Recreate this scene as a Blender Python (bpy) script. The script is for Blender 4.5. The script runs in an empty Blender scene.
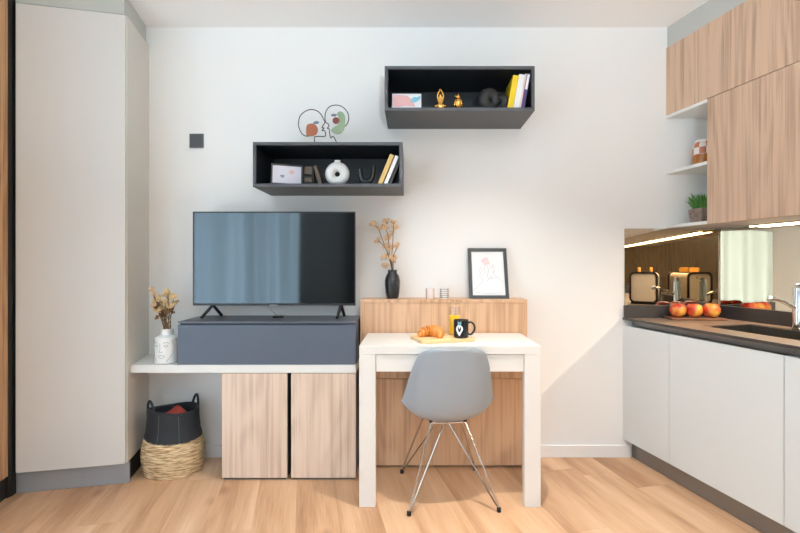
import bpy, bmesh, math, random
from mathutils import Vector, Matrix
random.seed(7)
PI = math.pi
S = bpy.context.scene
C = S.collection

# ------------------------------------------------------------------ frames
TH = math.radians(13.22)                 # the kitchen/wardrobe axes are turned against the back wall
OX, OY = 1.259, 2.818                    # where the kitchen front plane meets the back wall
CU, SU = math.cos(TH), math.sin(TH)
YB = 2.818                               # back wall


def K(u, v, z=0.0):
    """u: along the kitchen run towards the room, v: into the kitchen wall"""
    return Vector((OX + SU * u + CU * v, OY - CU * u + SU * v, z))


# ------------------------------------------------------------------ materials
def new_mat(name):
    m = bpy.data.materials.new(name)
    m.use_nodes = True
    nt = m.node_tree
    b = nt.nodes['Principled BSDF']
    return m, nt, b


def lin(r, g, b):
    f = lambda c: (c / 255 / 12.92) if c / 255 <= .04045 else ((c / 255 + .055) / 1.055) ** 2.4
    return (f(r), f(g), f(b), 1)


def plain(name, rgb, rough=.5, metal=0., noise=0., scale=40., spec=.5, bump=0.):
    m, nt, b = new_mat(name)
    col = lin(*rgb)
    b.inputs['Roughness'].default_value = rough
    b.inputs['Metallic'].default_value = metal
    b.inputs['Specular IOR Level'].default_value = spec
    b.inputs['Base Color'].default_value = col
    if noise or bump:
        tc = nt.nodes.new('ShaderNodeTexCoord')
        n = nt.nodes.new('ShaderNodeTexNoise')
        n.inputs['Scale'].default_value = scale
        n.inputs['Detail'].default_value = 4
        nt.links.new(tc.outputs['Object'], n.inputs['Vector'])
        if noise:
            mx = nt.nodes.new('ShaderNodeMix'); mx.data_type = 'RGBA'
            mx.inputs['A'].default_value = tuple(c * (1 - noise) for c in col[:3]) + (1,)
            mx.inputs['B'].default_value = tuple(min(1, c * (1 + noise)) for c in col[:3]) + (1,)
            nt.links.new(n.outputs['Fac'], mx.inputs['Factor'])
            nt.links.new(mx.outputs['Result'], b.inputs['Base Color'])
        if bump:
            bp = nt.nodes.new('ShaderNodeBump')
            bp.inputs['Strength'].default_value = bump
            bp.inputs['Distance'].default_value = .002
            nt.links.new(n.outputs['Fac'], bp.inputs['Height'])
            nt.links.new(bp.outputs['Normal'], b.inputs['Normal'])
    return m


def wood(name, light, dark, rough=.45, sx=62., sz=.6, fine=.42, vertical=True):
    """veneer with the grain along local z (or x when not vertical)"""
    m, nt, b = new_mat(name)
    N = nt.nodes; L = nt.links
    tc = N.new('ShaderNodeTexCoord')
    oi = N.new('ShaderNodeObjectInfo')
    off = N.new('ShaderNodeVectorMath'); off.operation = 'SCALE'
    cmb = N.new('ShaderNodeCombineXYZ')
    L.new(oi.outputs['Random'], cmb.inputs[0]); L.new(oi.outputs['Random'], cmb.inputs[1]); L.new(oi.outputs['Random'], cmb.inputs[2])
    L.new(cmb.outputs[0], off.inputs[0]); off.inputs['Scale'].default_value = 7.3
    add = N.new('ShaderNodeVectorMath'); add.operation = 'ADD'
    L.new(tc.outputs['Object'], add.inputs[0]); L.new(off.outputs[0], add.inputs[1])
    mp = N.new('ShaderNodeMapping')
    mp.inputs['Scale'].default_value = (sx, sx, sz) if vertical else (sz, sx, sx)
    L.new(add.outputs[0], mp.inputs['Vector'])
    n1 = N.new('ShaderNodeTexNoise'); n1.inputs['Scale'].default_value = 1.0
    n1.inputs['Detail'].default_value = 3; n1.inputs['Distortion'].default_value = .15
    L.new(mp.outputs[0], n1.inputs['Vector'])
    # cathedral rings from the contour lines of a soft noise
    mp3 = N.new('ShaderNodeMapping')
    mp3.inputs['Scale'].default_value = (3.2, 3.2, .55) if vertical else (.55, 3.2, 3.2)
    L.new(add.outputs[0], mp3.inputs['Vector'])
    n3 = N.new('ShaderNodeTexNoise'); n3.inputs['Scale'].default_value = 1.; n3.inputs['Detail'].default_value = 1.5
    L.new(mp3.outputs[0], n3.inputs['Vector'])
    mu = N.new('ShaderNodeMath'); mu.operation = 'MULTIPLY'; mu.inputs[1].default_value = 90
    L.new(n3.outputs['Fac'], mu.inputs[0])
    sn = N.new('ShaderNodeMath'); sn.operation = 'SINE'; L.new(mu.outputs[0], sn.inputs[0])
    mp2 = N.new('ShaderNodeMapping')
    mp2.inputs['Scale'].default_value = (210, 210, 5) if vertical else (5, 210, 210)
    L.new(add.outputs[0], mp2.inputs['Vector'])
    n2 = N.new('ShaderNodeTexNoise'); n2.inputs['Scale'].default_value = 1.; n2.inputs['Detail'].default_value = 2
    L.new(mp2.outputs[0], n2.inputs['Vector'])
    a1 = N.new('ShaderNodeMath'); a1.operation = 'MULTIPLY_ADD'; a1.inputs[1].default_value = .085
    L.new(sn.outputs[0], a1.inputs[0]); L.new(n1.outputs['Fac'], a1.inputs[2])
    a2 = N.new('ShaderNodeMath'); a2.operation = 'MULTIPLY_ADD'; a2.inputs[1].default_value = fine
    L.new(n2.outputs['Fac'], a2.inputs[0]); L.new(a1.outputs[0], a2.inputs[2])
    cr = N.new('ShaderNodeValToRGB')
    cr.color_ramp.elements[0].position = .42; cr.color_ramp.elements[0].color = lin(*dark)
    cr.color_ramp.elements[1].position = .80; cr.color_ramp.elements[1].color = lin(*light)
    L.new(a2.outputs[0], cr.inputs[0])
    L.new(cr.outputs[0], b.inputs['Base Color'])
    b.inputs['Roughness'].default_value = rough
    return m


def floor_mat():
    m, nt, b = new_mat('oak_floor')
    N = nt.nodes; L = nt.links

    def math_(op, a=None, bb=None, c=None):
        n = N.new('ShaderNodeMath'); n.operation = op
        for i, x in enumerate((a, bb, c)):
            if x is None: continue
            if isinstance(x, (int, float)): n.inputs[i].default_value = x
            else: L.new(x, n.inputs[i])
        return n.outputs[0]
    tc = N.new('ShaderNodeTexCoord')
    sp = N.new('ShaderNodeSeparateXYZ'); L.new(tc.outputs['Object'], sp.inputs[0])
    X, Y = sp.outputs[0], sp.outputs[1]
    row = math_('FLOOR', math_('DIVIDE', X, .19))
    wn = N.new('ShaderNodeTexWhiteNoise'); wn.noise_dimensions = '1D'; L.new(row, wn.inputs['W'])
    yy = math_('ADD', Y, math_('MULTIPLY', wn.outputs['Value'], 2.2))
    col = math_('FLOOR', math_('DIVIDE', yy, 2.2))
    cv = N.new('ShaderNodeCombineXYZ'); L.new(row, cv.inputs[0]); L.new(col, cv.inputs[1])
    wn2 = N.new('ShaderNodeTexWhiteNoise'); wn2.noise_dimensions = '3D'; L.new(cv.outputs[0], wn2.inputs['Vector'])
    g = N.new('ShaderNodeCombineXYZ')
    L.new(math_('MULTIPLY', X, 6.), g.inputs[0])
    L.new(math_('MULTIPLY', yy, .55), g.inputs[1])
    L.new(math_('MULTIPLY', wn2.outputs['Value'], 31.), g.inputs[2])
    n1 = N.new('ShaderNodeTexNoise'); n1.inputs['Scale'].default_value = 1.; n1.inputs['Detail'].default_value = 5
    n1.inputs['Distortion'].default_value = .3
    L.new(g.outputs[0], n1.inputs['Vector'])
    g2 = N.new('ShaderNodeCombineXYZ')
    L.new(math_('MULTIPLY', X, 110.), g2.inputs[0]); L.new(math_('MULTIPLY', yy, 5.), g2.inputs[1])
    n2 = N.new('ShaderNodeTexNoise'); n2.inputs['Scale'].default_value = 1.
    L.new(g2.outputs[0], n2.inputs['Vector'])
    # knots
    vo = N.new('ShaderNodeTexVoronoi'); vo.inputs['Scale'].default_value = 1.
    g3 = N.new('ShaderNodeCombineXYZ')
    L.new(math_('MULTIPLY', X, 3.4), g3.inputs[0]); L.new(math_('MULTIPLY', yy, 1.9), g3.inputs[1])
    L.new(g3.outputs[0], vo.inputs['Vector'])
    kn = N.new('ShaderNodeMapRange'); kn.inputs['From Min'].default_value = .02; kn.inputs['From Max'].default_value = .13
    kn.inputs['To Min'].default_value = .16; kn.inputs['To Max'].default_value = 0.
    L.new(vo.outputs['Distance'], kn.inputs['Value'])
    f = math_('ADD', n1.outputs['Fac'], math_('MULTIPLY', math_('SUBTRACT', wn2.outputs['Value'], .5), .07))
    f = math_('ADD', f, math_('MULTIPLY', math_('SUBTRACT', n2.outputs['Fac'], .5), .22))
    f = math_('SUBTRACT', f, kn.outputs[0])
    cr = N.new('ShaderNodeValToRGB')
    e = cr.color_ramp.elements
    e[0].position = .26; e[0].color = lin(158, 114, 80)
    e[1].position = .72; e[1].color = lin(226, 190, 156)
    x = e.new(.47); x.color = lin(204, 161, 124)
    L.new(f, cr.inputs[0])
    # thin joints
    fx = math_('FRACT', math_('DIVIDE', X, .19)); fy = math_('FRACT', math_('DIVIDE', yy, 2.2))
    j = math_('MAXIMUM', math_('LESS_THAN', fx, .012), math_('LESS_THAN', fy, .0018))
    mx = N.new('ShaderNodeMix'); mx.data_type = 'RGBA'
    L.new(math_('MULTIPLY', j, .12), mx.inputs['Factor']); L.new(cr.outputs[0], mx.inputs['A'])
    mx.inputs['B'].default_value = lin(110, 78, 55)
    L.new(mx.outputs['Result'], b.inputs['Base Color'])
    b.inputs['Roughness'].default_value = .42
    b.inputs['Specular IOR Level'].default_value = .4
    return m


def emit(name, rgb, strength):
    m, nt, b = new_mat(name)
    b.inputs['Base Color'].default_value = lin(*rgb)
    b.inputs['Emission Color'].default_value = lin(*rgb)
    b.inputs['Emission Strength'].default_value = strength
    return m


def mirror_mat():
    m = bpy.data.materials.new('bronze_mirror'); m.use_nodes = True
    nt = m.node_tree; nt.nodes.clear()
    o = nt.nodes.new('ShaderNodeOutputMaterial'); g = nt.nodes.new('ShaderNodeBsdfGlossy')
    g.inputs['Color'].default_value = (.60, .545, .44, 1); g.inputs['Roughness'].default_value = 0.0
    nt.links.new(g.outputs[0], o.inputs[0])
    return m


def curtain_mat():
    m = bpy.data.materials.new('sheer_fabric'); m.use_nodes = True
    nt = m.node_tree; nt.nodes.clear()
    o = nt.nodes.new('ShaderNodeOutputMaterial')
    t = nt.nodes.new('ShaderNodeBsdfTranslucent'); t.inputs[0].default_value = (.76, .78, .78, 1)
    d = nt.nodes.new('ShaderNodeBsdfDiffuse'); d.inputs[0].default_value = (.84, .86, .86, 1)
    p = nt.nodes.new('ShaderNodeBsdfTransparent')
    a = nt.nodes.new('ShaderNodeMixShader'); a.inputs[0].default_value = .30
    b = nt.nodes.new('ShaderNodeMixShader'); b.inputs[0].default_value = .05
    nt.links.new(t.outputs[0], a.inputs[1]); nt.links.new(d.outputs[0], a.inputs[2])
    nt.links.new(a.outputs[0], b.inputs[1]); nt.links.new(p.outputs[0], b.inputs[2])
    nt.links.new(b.outputs[0], o.inputs[0])
    return m


def pane_mat(name='window_glass', tint=(1, 1, 1, 1), gl=.08):
    m = bpy.data.materials.new(name); m.use_nodes = True
    nt = m.node_tree; nt.nodes.clear()
    o = nt.nodes.new('ShaderNodeOutputMaterial')
    p = nt.nodes.new('ShaderNodeBsdfTransparent'); p.inputs[0].default_value = tint
    g = nt.nodes.new('ShaderNodeBsdfGlossy'); g.inputs['Roughness'].default_value = .02
    x = nt.nodes.new('ShaderNodeMixShader'); x.inputs[0].default_value = gl
    nt.links.new(p.outputs[0], x.inputs[1]); nt.links.new(g.outputs[0], x.inputs[2]); nt.links.new(x.outputs[0], o.inputs[0])
    return m


def glass_mat(name, tint, gl=.12):
    """thin drinking glass"""
    m = pane_mat(name, tint, gl)
    return m


def screen_mat():
    m, nt, b = new_mat('tv_screen')
    b.inputs['Base Color'].default_value = lin(9, 11, 14)
    b.inputs['Roughness'].default_value = .06
    b.inputs['IOR'].default_value = 2.05
    b.inputs['Specular Tint'].default_value = (.80, .93, 1, 1)
    return m


def straw_mat():
    m, nt, b = new_mat('woven_straw')
    N = nt.nodes; L = nt.links
    tc = N.new('ShaderNodeTexCoord')
    mp = N.new('ShaderNodeMapping'); mp.inputs['Scale'].default_value = (18, 18, 150)
    L.new(tc.outputs['Object'], mp.inputs['Vector'])
    n = N.new('ShaderNodeTexNoise'); n.inputs['Scale'].default_value = 1.; n.inputs['Detail'].default_value = 3
    L.new(mp.outputs[0], n.inputs['Vector'])
    cr = N.new('ShaderNodeValToRGB')
    cr.color_ramp.elements[0].position = .36; cr.color_ramp.elements[0].color = lin(150, 116, 76)
    cr.color_ramp.elements[1].position = .62; cr.color_ramp.elements[1].color = lin(232, 206, 164)
    L.new(n.outputs['Fac'], cr.inputs[0]); L.new(cr.outputs[0], b.inputs['Base Color'])
    bp = N.new('ShaderNodeBump'); bp.inputs['Strength'].default_value = .8; bp.inputs['Distance'].default_value = .006
    L.new(n.outputs['Fac'], bp.inputs['Height']); L.new(bp.outputs['Normal'], b.inputs['Normal'])
    b.inputs['Roughness'].default_value = .8
    return m


def apple_mat():
    m, nt, b = new_mat('apple_skin')
    N = nt.nodes; L = nt.links
    tc = N.new('ShaderNodeTexCoord'); oi = N.new('ShaderNodeObjectInfo')
    add = N.new('ShaderNodeVectorMath'); add.operation = 'ADD'
    sc = N.new('ShaderNodeVectorMath'); sc.operation = 'SCALE'; sc.inputs['Scale'].default_value = 9.
    L.new(oi.outputs['Location'], sc.inputs[0])
    L.new(tc.outputs['Object'], add.inputs[0]); L.new(sc.outputs[0], add.inputs[1])
    n = N.new('ShaderNodeTexNoise'); n.inputs['Scale'].default_value = 16.; n.inputs['Detail'].default_value = 3
    L.new(add.outputs[0], n.inputs['Vector'])
    # each apple is yellow on one cheek and red on the other
    sp = N.new('ShaderNodeSeparateXYZ'); L.new(tc.outputs['Object'], sp.inputs[0])
    bl = N.new('ShaderNodeMath'); bl.operation = 'MULTIPLY_ADD'; bl.inputs[1].default_value = -4.2
    L.new(sp.outputs[1], bl.inputs[0]); L.new(n.outputs['Fac'], bl.inputs[2])
    cr = N.new('ShaderNodeValToRGB')
    cr.color_ramp.elements[0].position = .40; cr.color_ramp.elements[0].color = lin(172, 30, 18)
    cr.color_ramp.elements[1].position = .80; cr.color_ramp.elements[1].color = lin(246, 190, 82)
    e = cr.color_ramp.elements.new(.58); e.color = lin(216, 84, 48)
    L.new(bl.outputs[0], cr.inputs[0]); L.new(cr.outputs[0], b.inputs['Base Color'])
    b.inputs['Roughness'].default_value = .3
    return m


def check_mat():
    m, nt, b = new_mat('checked_band')
    N = nt.nodes; L = nt.links
    tc = N.new('ShaderNodeTexCoord'); sp = N.new('ShaderNodeSeparateXYZ')
    L.new(tc.outputs['Object'], sp.inputs[0])
    at = N.new('ShaderNodeMath'); at.operation = 'ARCTAN2'
    L.new(sp.outputs[1], at.inputs[0]); L.new(sp.outputs[0], at.inputs[1])
    cv = N.new('ShaderNodeCombineXYZ')
    mu = N.new('ShaderNodeMath'); mu.operation = 'MULTIPLY'; mu.inputs[1].default_value = 1.6; L.new(at.outputs[0], mu.inputs[0])
    mz = N.new('ShaderNodeMath'); mz.operation = 'MULTIPLY'; mz.inputs[1].default_value = 26.; L.new(sp.outputs[2], mz.inputs[0])
    L.new(mu.outputs[0], cv.inputs[0]); L.new(mz.outputs[0], cv.inputs[1]); cv.inputs[2].default_value = .5
    ck = N.new('ShaderNodeTexChecker'); ck.inputs['Scale'].default_value = 1.
    ck.inputs['Color1'].default_value = lin(232, 228, 222); ck.inputs['Color2'].default_value = lin(188, 112, 82)
    L.new(cv.outputs[0], ck.inputs['Vector']); L.new(ck.outputs['Color'], b.inputs['Base Color'])
    b.inputs['Roughness'].default_value = .35
    return m


M = dict(
    wall=plain('wall_paint', (236, 235, 233), .85, noise=.012, scale=3.),
    ceiling=plain('ceiling_paint', (245, 245, 244), .9),
    rear=wood('rear_wall_panelling', (134, 106, 78), (92, 68, 46)),
    floor=floor_mat(),
    trim=plain('white_trim', (238, 238, 237), .5),
    wardrobe=plain('wardrobe_laminate', (211, 209, 205), .5, noise=.015, scale=6.),
    wardrobe_side=plain('wardrobe_side_laminate', (216, 211, 203), .55, noise=.015, scale=6.),
    filler=plain('grey_filler', (188, 189, 184), .6),
    plinth=plain('brushed_bronze_plinth', (138, 136, 134), .36, metal=.6, noise=.05, scale=30.),
    dark_door=plain('dark_door_laminate', (52, 48, 46), .5),
    plinth_cool_lit=plain('brushed_plinth_cool_lit', (158, 162, 166), .36, metal=.35, noise=.04, scale=30.),  # paler, bluer plinth copy: reflected cool light put into the colour
    black=plain('black_laminate', (18, 17, 17), .5),
    oak=wood('light_oak_veneer', (210, 170, 135), (178, 136, 103)),
    oak_pale=wood('pale_oak_veneer', (222, 201, 182), (192, 166, 146)),
    oak_kitchen=wood('kitchen_oak_veneer', (208, 176, 150), (172, 140, 116)),
    oak_dark=wood('brown_wood', (206, 162, 118), (150, 108, 72)),
    kitchen_white=plain('kitchen_front_white', (210, 215, 215), .4),
    shelf_white=plain('shelf_white', (228, 228, 224), .5),
    worktop=plain('worktop_laminate', (128, 108, 92), .36, noise=.10, scale=14.),
    worktop_edge=plain('worktop_dark_edge', (62, 57, 53), .4),
    upstand=plain('upstand_laminate', (62, 58, 56), .38, noise=.06, scale=14.),
    mirror=mirror_mat(),
    steel=plain('brushed_steel', (150, 146, 140), .28, metal=1., noise=.05, scale=60.),
    chrome=plain('chrome', (222, 222, 222), .08, metal=1.),
    wire=plain('chair_wire', (205, 200, 196), .18, metal=1.),
    rubber=plain('black_rubber', (16, 16, 16), .6),
    slate=plain('slate_blue_laminate', (80, 88, 102), .45, noise=.02, scale=10.),
    slate_top=plain('slate_top', (82, 86, 94), .4),
    graphite=plain('graphite_laminate', (76, 76, 79), .45, noise=.02, scale=12.),
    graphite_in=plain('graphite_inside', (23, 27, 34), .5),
    bezel=plain('tv_bezel', (22, 25, 28), .4),
    screen=screen_mat(),
    desk=plain('desk_white', (222, 219, 214), .42),
    chair=plain('grey_plastic', (154, 162, 170), .38, spec=.4),
    ceramic=plain('white_ceramic', (232, 231, 228), .45, noise=.03, scale=50.),
    ceramic_line=plain('grey_glaze_line', (176, 178, 180), .5),
    stem=plain('dry_stem', (108, 82, 50), .8),
    petal=plain('dry_petal', (232, 208, 160), .8, noise=.15, scale=60.),
    petal_tan=plain('tan_blossom', (230, 200, 164), .75, noise=.18, scale=60.),
    husk=plain('brown_husk', (120, 84, 56), .8),
    vase_black=plain('black_glaze', (34, 34, 36), .16, noise=.2, scale=20.),
    basket_black=plain('black_woven', (32, 34, 38), .75, noise=.25, scale=60., bump=.6),
    straw=straw_mat(),
    stitch=plain('grey_stitch', (92, 94, 98), .8),
    red_cloth=plain('red_cloth', (150, 52, 44), .9, noise=.2, scale=30.),
    gold=plain('gold_metal', (226, 172, 88), .25, metal=1.),
    matte_black=plain('matte_black_clay', (42, 41, 41), .6, noise=.08, scale=30.),
    frame_black=plain('frame_black', (40, 38, 36), .4),
    paper=plain('white_paper', (226, 227, 229), .7),
    paper_lilac=plain('pale_lilac_print', (222, 218, 228), .6),
    pink=plain('pink_ink', (230, 196, 199), .7, noise=.12, scale=60.),
    pink_print=plain('pink_print', (222, 172, 172), .6, noise=.12, scale=25.),
    blue_print=plain('blue_print', (130, 190, 208), .6, noise=.12, scale=50.),
    peach=plain('peach_print', (222, 190, 178), .6),
    pencil=plain('grey_pencil', (172, 172, 178), .8),
    pencil_dark=plain('grey_print_mark', (150, 148, 158), .8),
    wire_black=plain('black_wire', (38, 40, 44), .45),
    apple_art=plain('rust_orange_paint', (158, 92, 60), .6, noise=.15, scale=60.),
    apple_red=plain('dark_red_paint', (112, 50, 40), .6, noise=.12, scale=60.),
    leaf_art=plain('grey_blue_paint', (104, 112, 124), .6),
    sage=plain('sage_green_paint', (134, 154, 124), .6, noise=.08, scale=40.),
    book_gold=plain('gold_cloth_cover', (214, 180, 112), .6),
    book_white=plain('white_cover', (236, 234, 232), .5),
    book_pink=plain('pale_pink_cover', (236, 206, 200), .5),
    book_black=plain('black_cover', (34, 32, 34), .5),
    book_yellow=plain('yellow_cover', (232, 196, 22), .5),
    book_purple=plain('dark_violet_cover', (76, 60, 112), .5),
    book_pages=plain('book_pages', (232, 222, 200), .8),
    brown_block=plain('brown_block', (104, 88, 74), .6),
    teal_glass=plain('dark_teal_glaze', (9, 16, 18), .3),
    candle_pink=plain('pale_pink_wax', (232, 214, 210), .5),
    holder_grey=plain('grey_band', (150, 150, 152), .4),
    dot=plain('brown_dot', (112, 96, 92), .5),
    board=wood('bamboo_board', (238, 206, 156), (214, 174, 120), vertical=False),
    tray=wood('dark_wood_tray', (128, 84, 58), (78, 48, 32), vertical=False),
    croissant=plain('baked_crust', (206, 128, 50), .45, noise=.5, scale=55.),
    glass=glass_mat('drinking_glass', (.98, .98, .98, 1), .05),
    juice=plain('orange_juice', (255, 204, 14), .4),
    mug=plain('black_mug', (18, 18, 20), .22),
    logo_white=plain('white_logo', (235, 238, 238), .5),
    logo_teal=plain('teal_logo', (104, 156, 166), .5),
    apple=apple_mat(),
    jar=plain('amber_jar', (176, 108, 44), .2, noise=.15, scale=25.),
    check=check_mat(),
    pot=wood('grey_wood_pot', (150, 128, 114), (108, 90, 80), vertical=False),
    leaf=plain('grass_green', (84, 140, 62), .6, noise=.3, scale=30.),
    toast=plain('toasted_bread', (226, 166, 78), .8, noise=.2, scale=40.),
    toaster=plain('cream_toaster_panel', (226, 214, 198), .3),
    switch=plain('anthracite_switch', (84, 87, 92), .45),
    curtain=curtain_mat(),
    pane=pane_mat(),
    led=emit('warm_led', (255, 224, 178), 18.),
    lamp=emit('downlight_lens', (255, 240, 220), 12.),
)

# ------------------------------------------------------------------ mesh builder (world coordinates)
class MB:
    def __init__(s): s.v = []; s.f = []; s.smooth = False

    def add(s, vs, fs):
        n = len(s.v); s.v += [Vector(p) for p in vs]; s.f += [[i + n for i in f] for f in fs]; return s

    def hexa(s, c):
        return s.add(c, [(0, 3, 2, 1), (4, 5, 6, 7), (0, 1, 5, 4), (1, 2, 6, 5), (2, 3, 7, 6), (3, 0, 4, 7)])

    def box(s, x0, x1, y0, y1, z0, z1):
        return s.hexa([(x0, y0, z0), (x1, y0, z0), (x1, y1, z0), (x0, y1, z0), (x0, y0, z1), (x1, y0, z1), (x1, y1, z1), (x0, y1, z1)])

    def kbox(s, u0, u1, v0, v1, z0, z1):
        q = [(u1, v0), (u1, v1), (u0, v1), (u0, v0)]
        return s.hexa([K(u, v, z0) for u, v in q] + [K(u, v, z1) for u, v in q])

    def obox(s, mat, hx, hy, hz):
        """box of half sizes in the frame of a 4x4 matrix"""
        q = [(-hx, -hy), (hx, -hy), (hx, hy), (-hx, hy)]
        return s.hexa([mat @ Vector((x, y, -hz)) for x, y in q] + [mat @ Vector((x, y, hz)) for x, y in q])

    def prism(s, pts, z0, z1):
        n = len(pts)
        vs = [(p[0], p[1], z0) for p in pts] + [(p[0], p[1], z1) for p in pts]
        fs = [list(range(n))[::-1], list(range(n, 2 * n))] + [(i, (i + 1) % n, n + (i + 1) % n, n + i) for i in range(n)]
        return s.add(vs, fs)

    def plate(s, pts3, nrm):
        """closed flat outline given thickness along nrm"""
        n = len(pts3); nrm = Vector(nrm)
        vs = [Vector(p) for p in pts3] + [Vector(p) + nrm for p in pts3]
        fs = [list(range(n))[::-1], list(range(n, 2 * n))] + [(i, (i + 1) % n, n + (i + 1) % n, n + i) for i in range(n)]
        return s.add(vs, fs)

    def lathe(s, prof, c, seg=32, sx=1., sy=1., rot=None):
        s.smooth = True
        c = Vector(c); vs = []; fs = []
        for r, z in prof:
            for k in range(seg):
                a = 2 * PI * k / seg
                p = Vector((r * math.cos(a) * sx, r * math.sin(a) * sy, z))
                if rot: p = rot @ p
                vs.append(c + p)
        for i in range(len(prof) - 1):
            for k in range(seg):
                a = i * seg + k; b = i * seg + (k + 1) % seg
                fs.append((a, b, b + seg, a + seg))
        fs.append(list(range(seg))[::-1])
        fs.append([(len(prof) - 1) * seg + k for k in range(seg)])
        return s.add(vs, fs)

    def ball(s, c, rx, ry=None, rz=None, seg=20, rings=12, rot=None):
        ry = ry or rx; rz = rz or rx
        prof = [(math.sin(PI * i / rings) * 1. + 1e-5, -math.cos(PI * i / rings)) for i in range(rings + 1)]
        s.smooth = True
        n = len(s.v); m = MB().lathe(prof, (0, 0, 0), seg)
        vs = []
        for p in m.v:
            q = Vector((p.x * rx, p.y * ry, p.z * rz))
            if rot: q = rot @ q
            vs.append(Vector(c) + q)
        return s.add(vs, m.f)

    def tube(s, pts, r, seg=8, closed=False):
        s.smooth = True
        P = [Vector(p) for p in pts]; n = len(P)
        R = r if isinstance(r, (list, tuple)) else [r] * n
        T = []
        for i in range(n):
            a = P[(i - 1) % n] if (closed or i > 0) else P[i]
            b = P[(i + 1) % n] if (closed or i < n - 1) else P[i]
            T.append((b - a).normalized())
        ref = Vector((0, 0, 1)) if abs(T[0].z) < .9 else Vector((1, 0, 0))
        nv = (ref - T[0] * ref.dot(T[0])).normalized()
        vs = []; fs = []
        for i in range(n):
            nv = (nv - T[i] * nv.dot(T[i])).normalized(); bn = T[i].cross(nv)
            for k in range(seg):
                a = 2 * PI * k / seg
                vs.append(P[i] + (nv * math.cos(a) + bn * math.sin(a)) * R[i])
        for i in range(n if closed else n - 1):
            j = (i + 1) % n
            for k in range(seg):
                k2 = (k + 1) % seg
                fs.append((i * seg + k, i * seg + k2, j * seg + k2, j * seg + k))
        if not closed:
            fs.append(list(range(seg))[::-1]); fs.append([(n - 1) * seg + k for k in range(seg)])
        return s.add(vs, fs)

    def torus(s, c, R, r, axis='y', seg=36, rs=14, sy=1., tilt=None):
        s.smooth = True
        vs = []; fs = []
        for i in range(seg):
            a = 2 * PI * i / seg
            for k in range(rs):
                b = 2 * PI * k / rs
                q = Vector(((R + r * math.cos(b)) * math.cos(a), (R + r * math.cos(b)) * math.sin(a), r * math.sin(b) * sy))
                if axis == 'y': q = Vector((q.x, q.z, q.y))
                if tilt: q = tilt @ q
                vs.append(Vector(c) + q)
        for i in range(seg):
            for k in range(rs):
                i2 = (i + 1) % seg; k2 = (k + 1) % rs
                fs.append((i * rs + k, i2 * rs + k, i2 * rs + k2, i * rs + k2))
        return s.add(vs, fs)


def smooth_path(pts, n=6, closed=False):
    P = [Vector(p) for p in pts]; out = []
    N = len(P)
    for i in range(N if closed else N - 1):
        if closed: p0, p1, p2, p3 = P[(i - 1) % N], P[i], P[(i + 1) % N], P[(i + 2) % N]
        else: p0, p1, p2, p3 = P[max(i - 1, 0)], P[i], P[i + 1], P[min(i + 2, N - 1)]
        for k in range(n):
            t = k / n
            out.append(.5 * ((2 * p1) + (-p0 + p2) * t + (2 * p0 - 5 * p1 + 4 * p2 - p3) * t * t + (-p0 + 3 * p1 - 3 * p2 + p3) * t ** 3))
    if not closed: out.append(P[-1])
    return out


def part(name, mb, mat, parent=None, loc=None, rz=0., bevel=0., sharp=40, mats=None):
    """one mesh object from world coordinates; under a parent, or top-level with its origin at loc"""
    if parent is not None:
        chain = parent.matrix_basis.copy(); p = parent.parent
        while p: chain = p.matrix_basis @ chain; p = p.parent
        inv = chain.inverted(); basis = Matrix.Identity(4)
    else:
        if loc is None:
            xs = [v.x for v in mb.v]; ys = [v.y for v in mb.v]; zs = [v.z for v in mb.v]
            loc = ((min(xs) + max(xs)) / 2, (min(ys) + max(ys)) / 2, min(zs))
        basis = Matrix.Translation(loc) @ Matrix.Rotation(rz, 4, 'Z'); inv = basis.inverted()
    me = bpy.data.meshes.new(name)
    me.from_pydata([inv @ v for v in mb.v], [], mb.f)
    bm = bmesh.new(); bm.from_mesh(me)
    bmesh.ops.recalc_face_normals(bm, faces=bm.faces)
    bm.to_mesh(me); bm.free()
    me.materials.append(mat)
    if mb.smooth:
        for p in me.polygons: p.use_smooth = True
        me.set_sharp_from_angle(angle=math.radians(sharp))
    o = bpy.data.objects.new(name, me); C.objects.link(o)
    o.matrix_basis = basis
    if parent is not None: o.parent = parent
    if bevel:
        b = o.modifiers.new('bevel', 'BEVEL'); b.width = bevel; b.segments = 2; b.limit_method = 'ANGLE'
    return o


def tag(o, label, cat, group=None):
    o['label'] = label; o['category'] = cat
    if group: o['group'] = group
    return o


def thing(name, label, cat, loc, rz=0., group=None):
    o = bpy.data.objects.new(name, None); C.objects.link(o)
    o.empty_display_size = .05
    o.matrix_basis = Matrix.Translation(loc) @ Matrix.Rotation(rz, 4, 'Z')
    return tag(o, label, cat, group)


def struct(name, mb, mat, parent=None, **k):
    o = part(name, mb, mat, parent, **k); o['kind'] = 'structure'; return o


# ------------------------------------------------------------------ room shell
VL, VR, UR = -3.365, .5666, 4.6       # left wall, kitchen wall, rear wall in kitchen axes
ZC = 2.574
def on_back(v): return K(v * math.tan(TH), v)      # where a line of constant v meets the back wall
bl, br, rl, rr = on_back(VL), on_back(VR), K(UR, VL), K(UR, VR)
struct('floor', MB().prism([rl, rr, br, bl], -.1, 0), M['floor'], loc=(OX, OY, 0), rz=TH)
struct('ceiling', MB().prism([rl, rr, br, bl], ZC, ZC + .1), M['ceiling'], loc=(OX, OY, ZC), rz=TH)
struct('wall_back', MB().box(bl.x - .1, br.x + .15, YB, YB + .12, 0, ZC), M['wall'])
struct('wall_right', MB().prism([br, rr, K(UR, VR + .12), on_back(VR + .12)], 0, ZC), M['wall'])
RV0, RV1, RZ0, RZ1 = -3.05, -1.25, .35, 2.40    # opening for an added rear window, there only to bring in fill light
rw = MB()
rw.kbox(UR, UR + .12, VL - .12, RV0, 0, ZC); rw.kbox(UR, UR + .12, RV1, VR + .12, 0, ZC)
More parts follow.
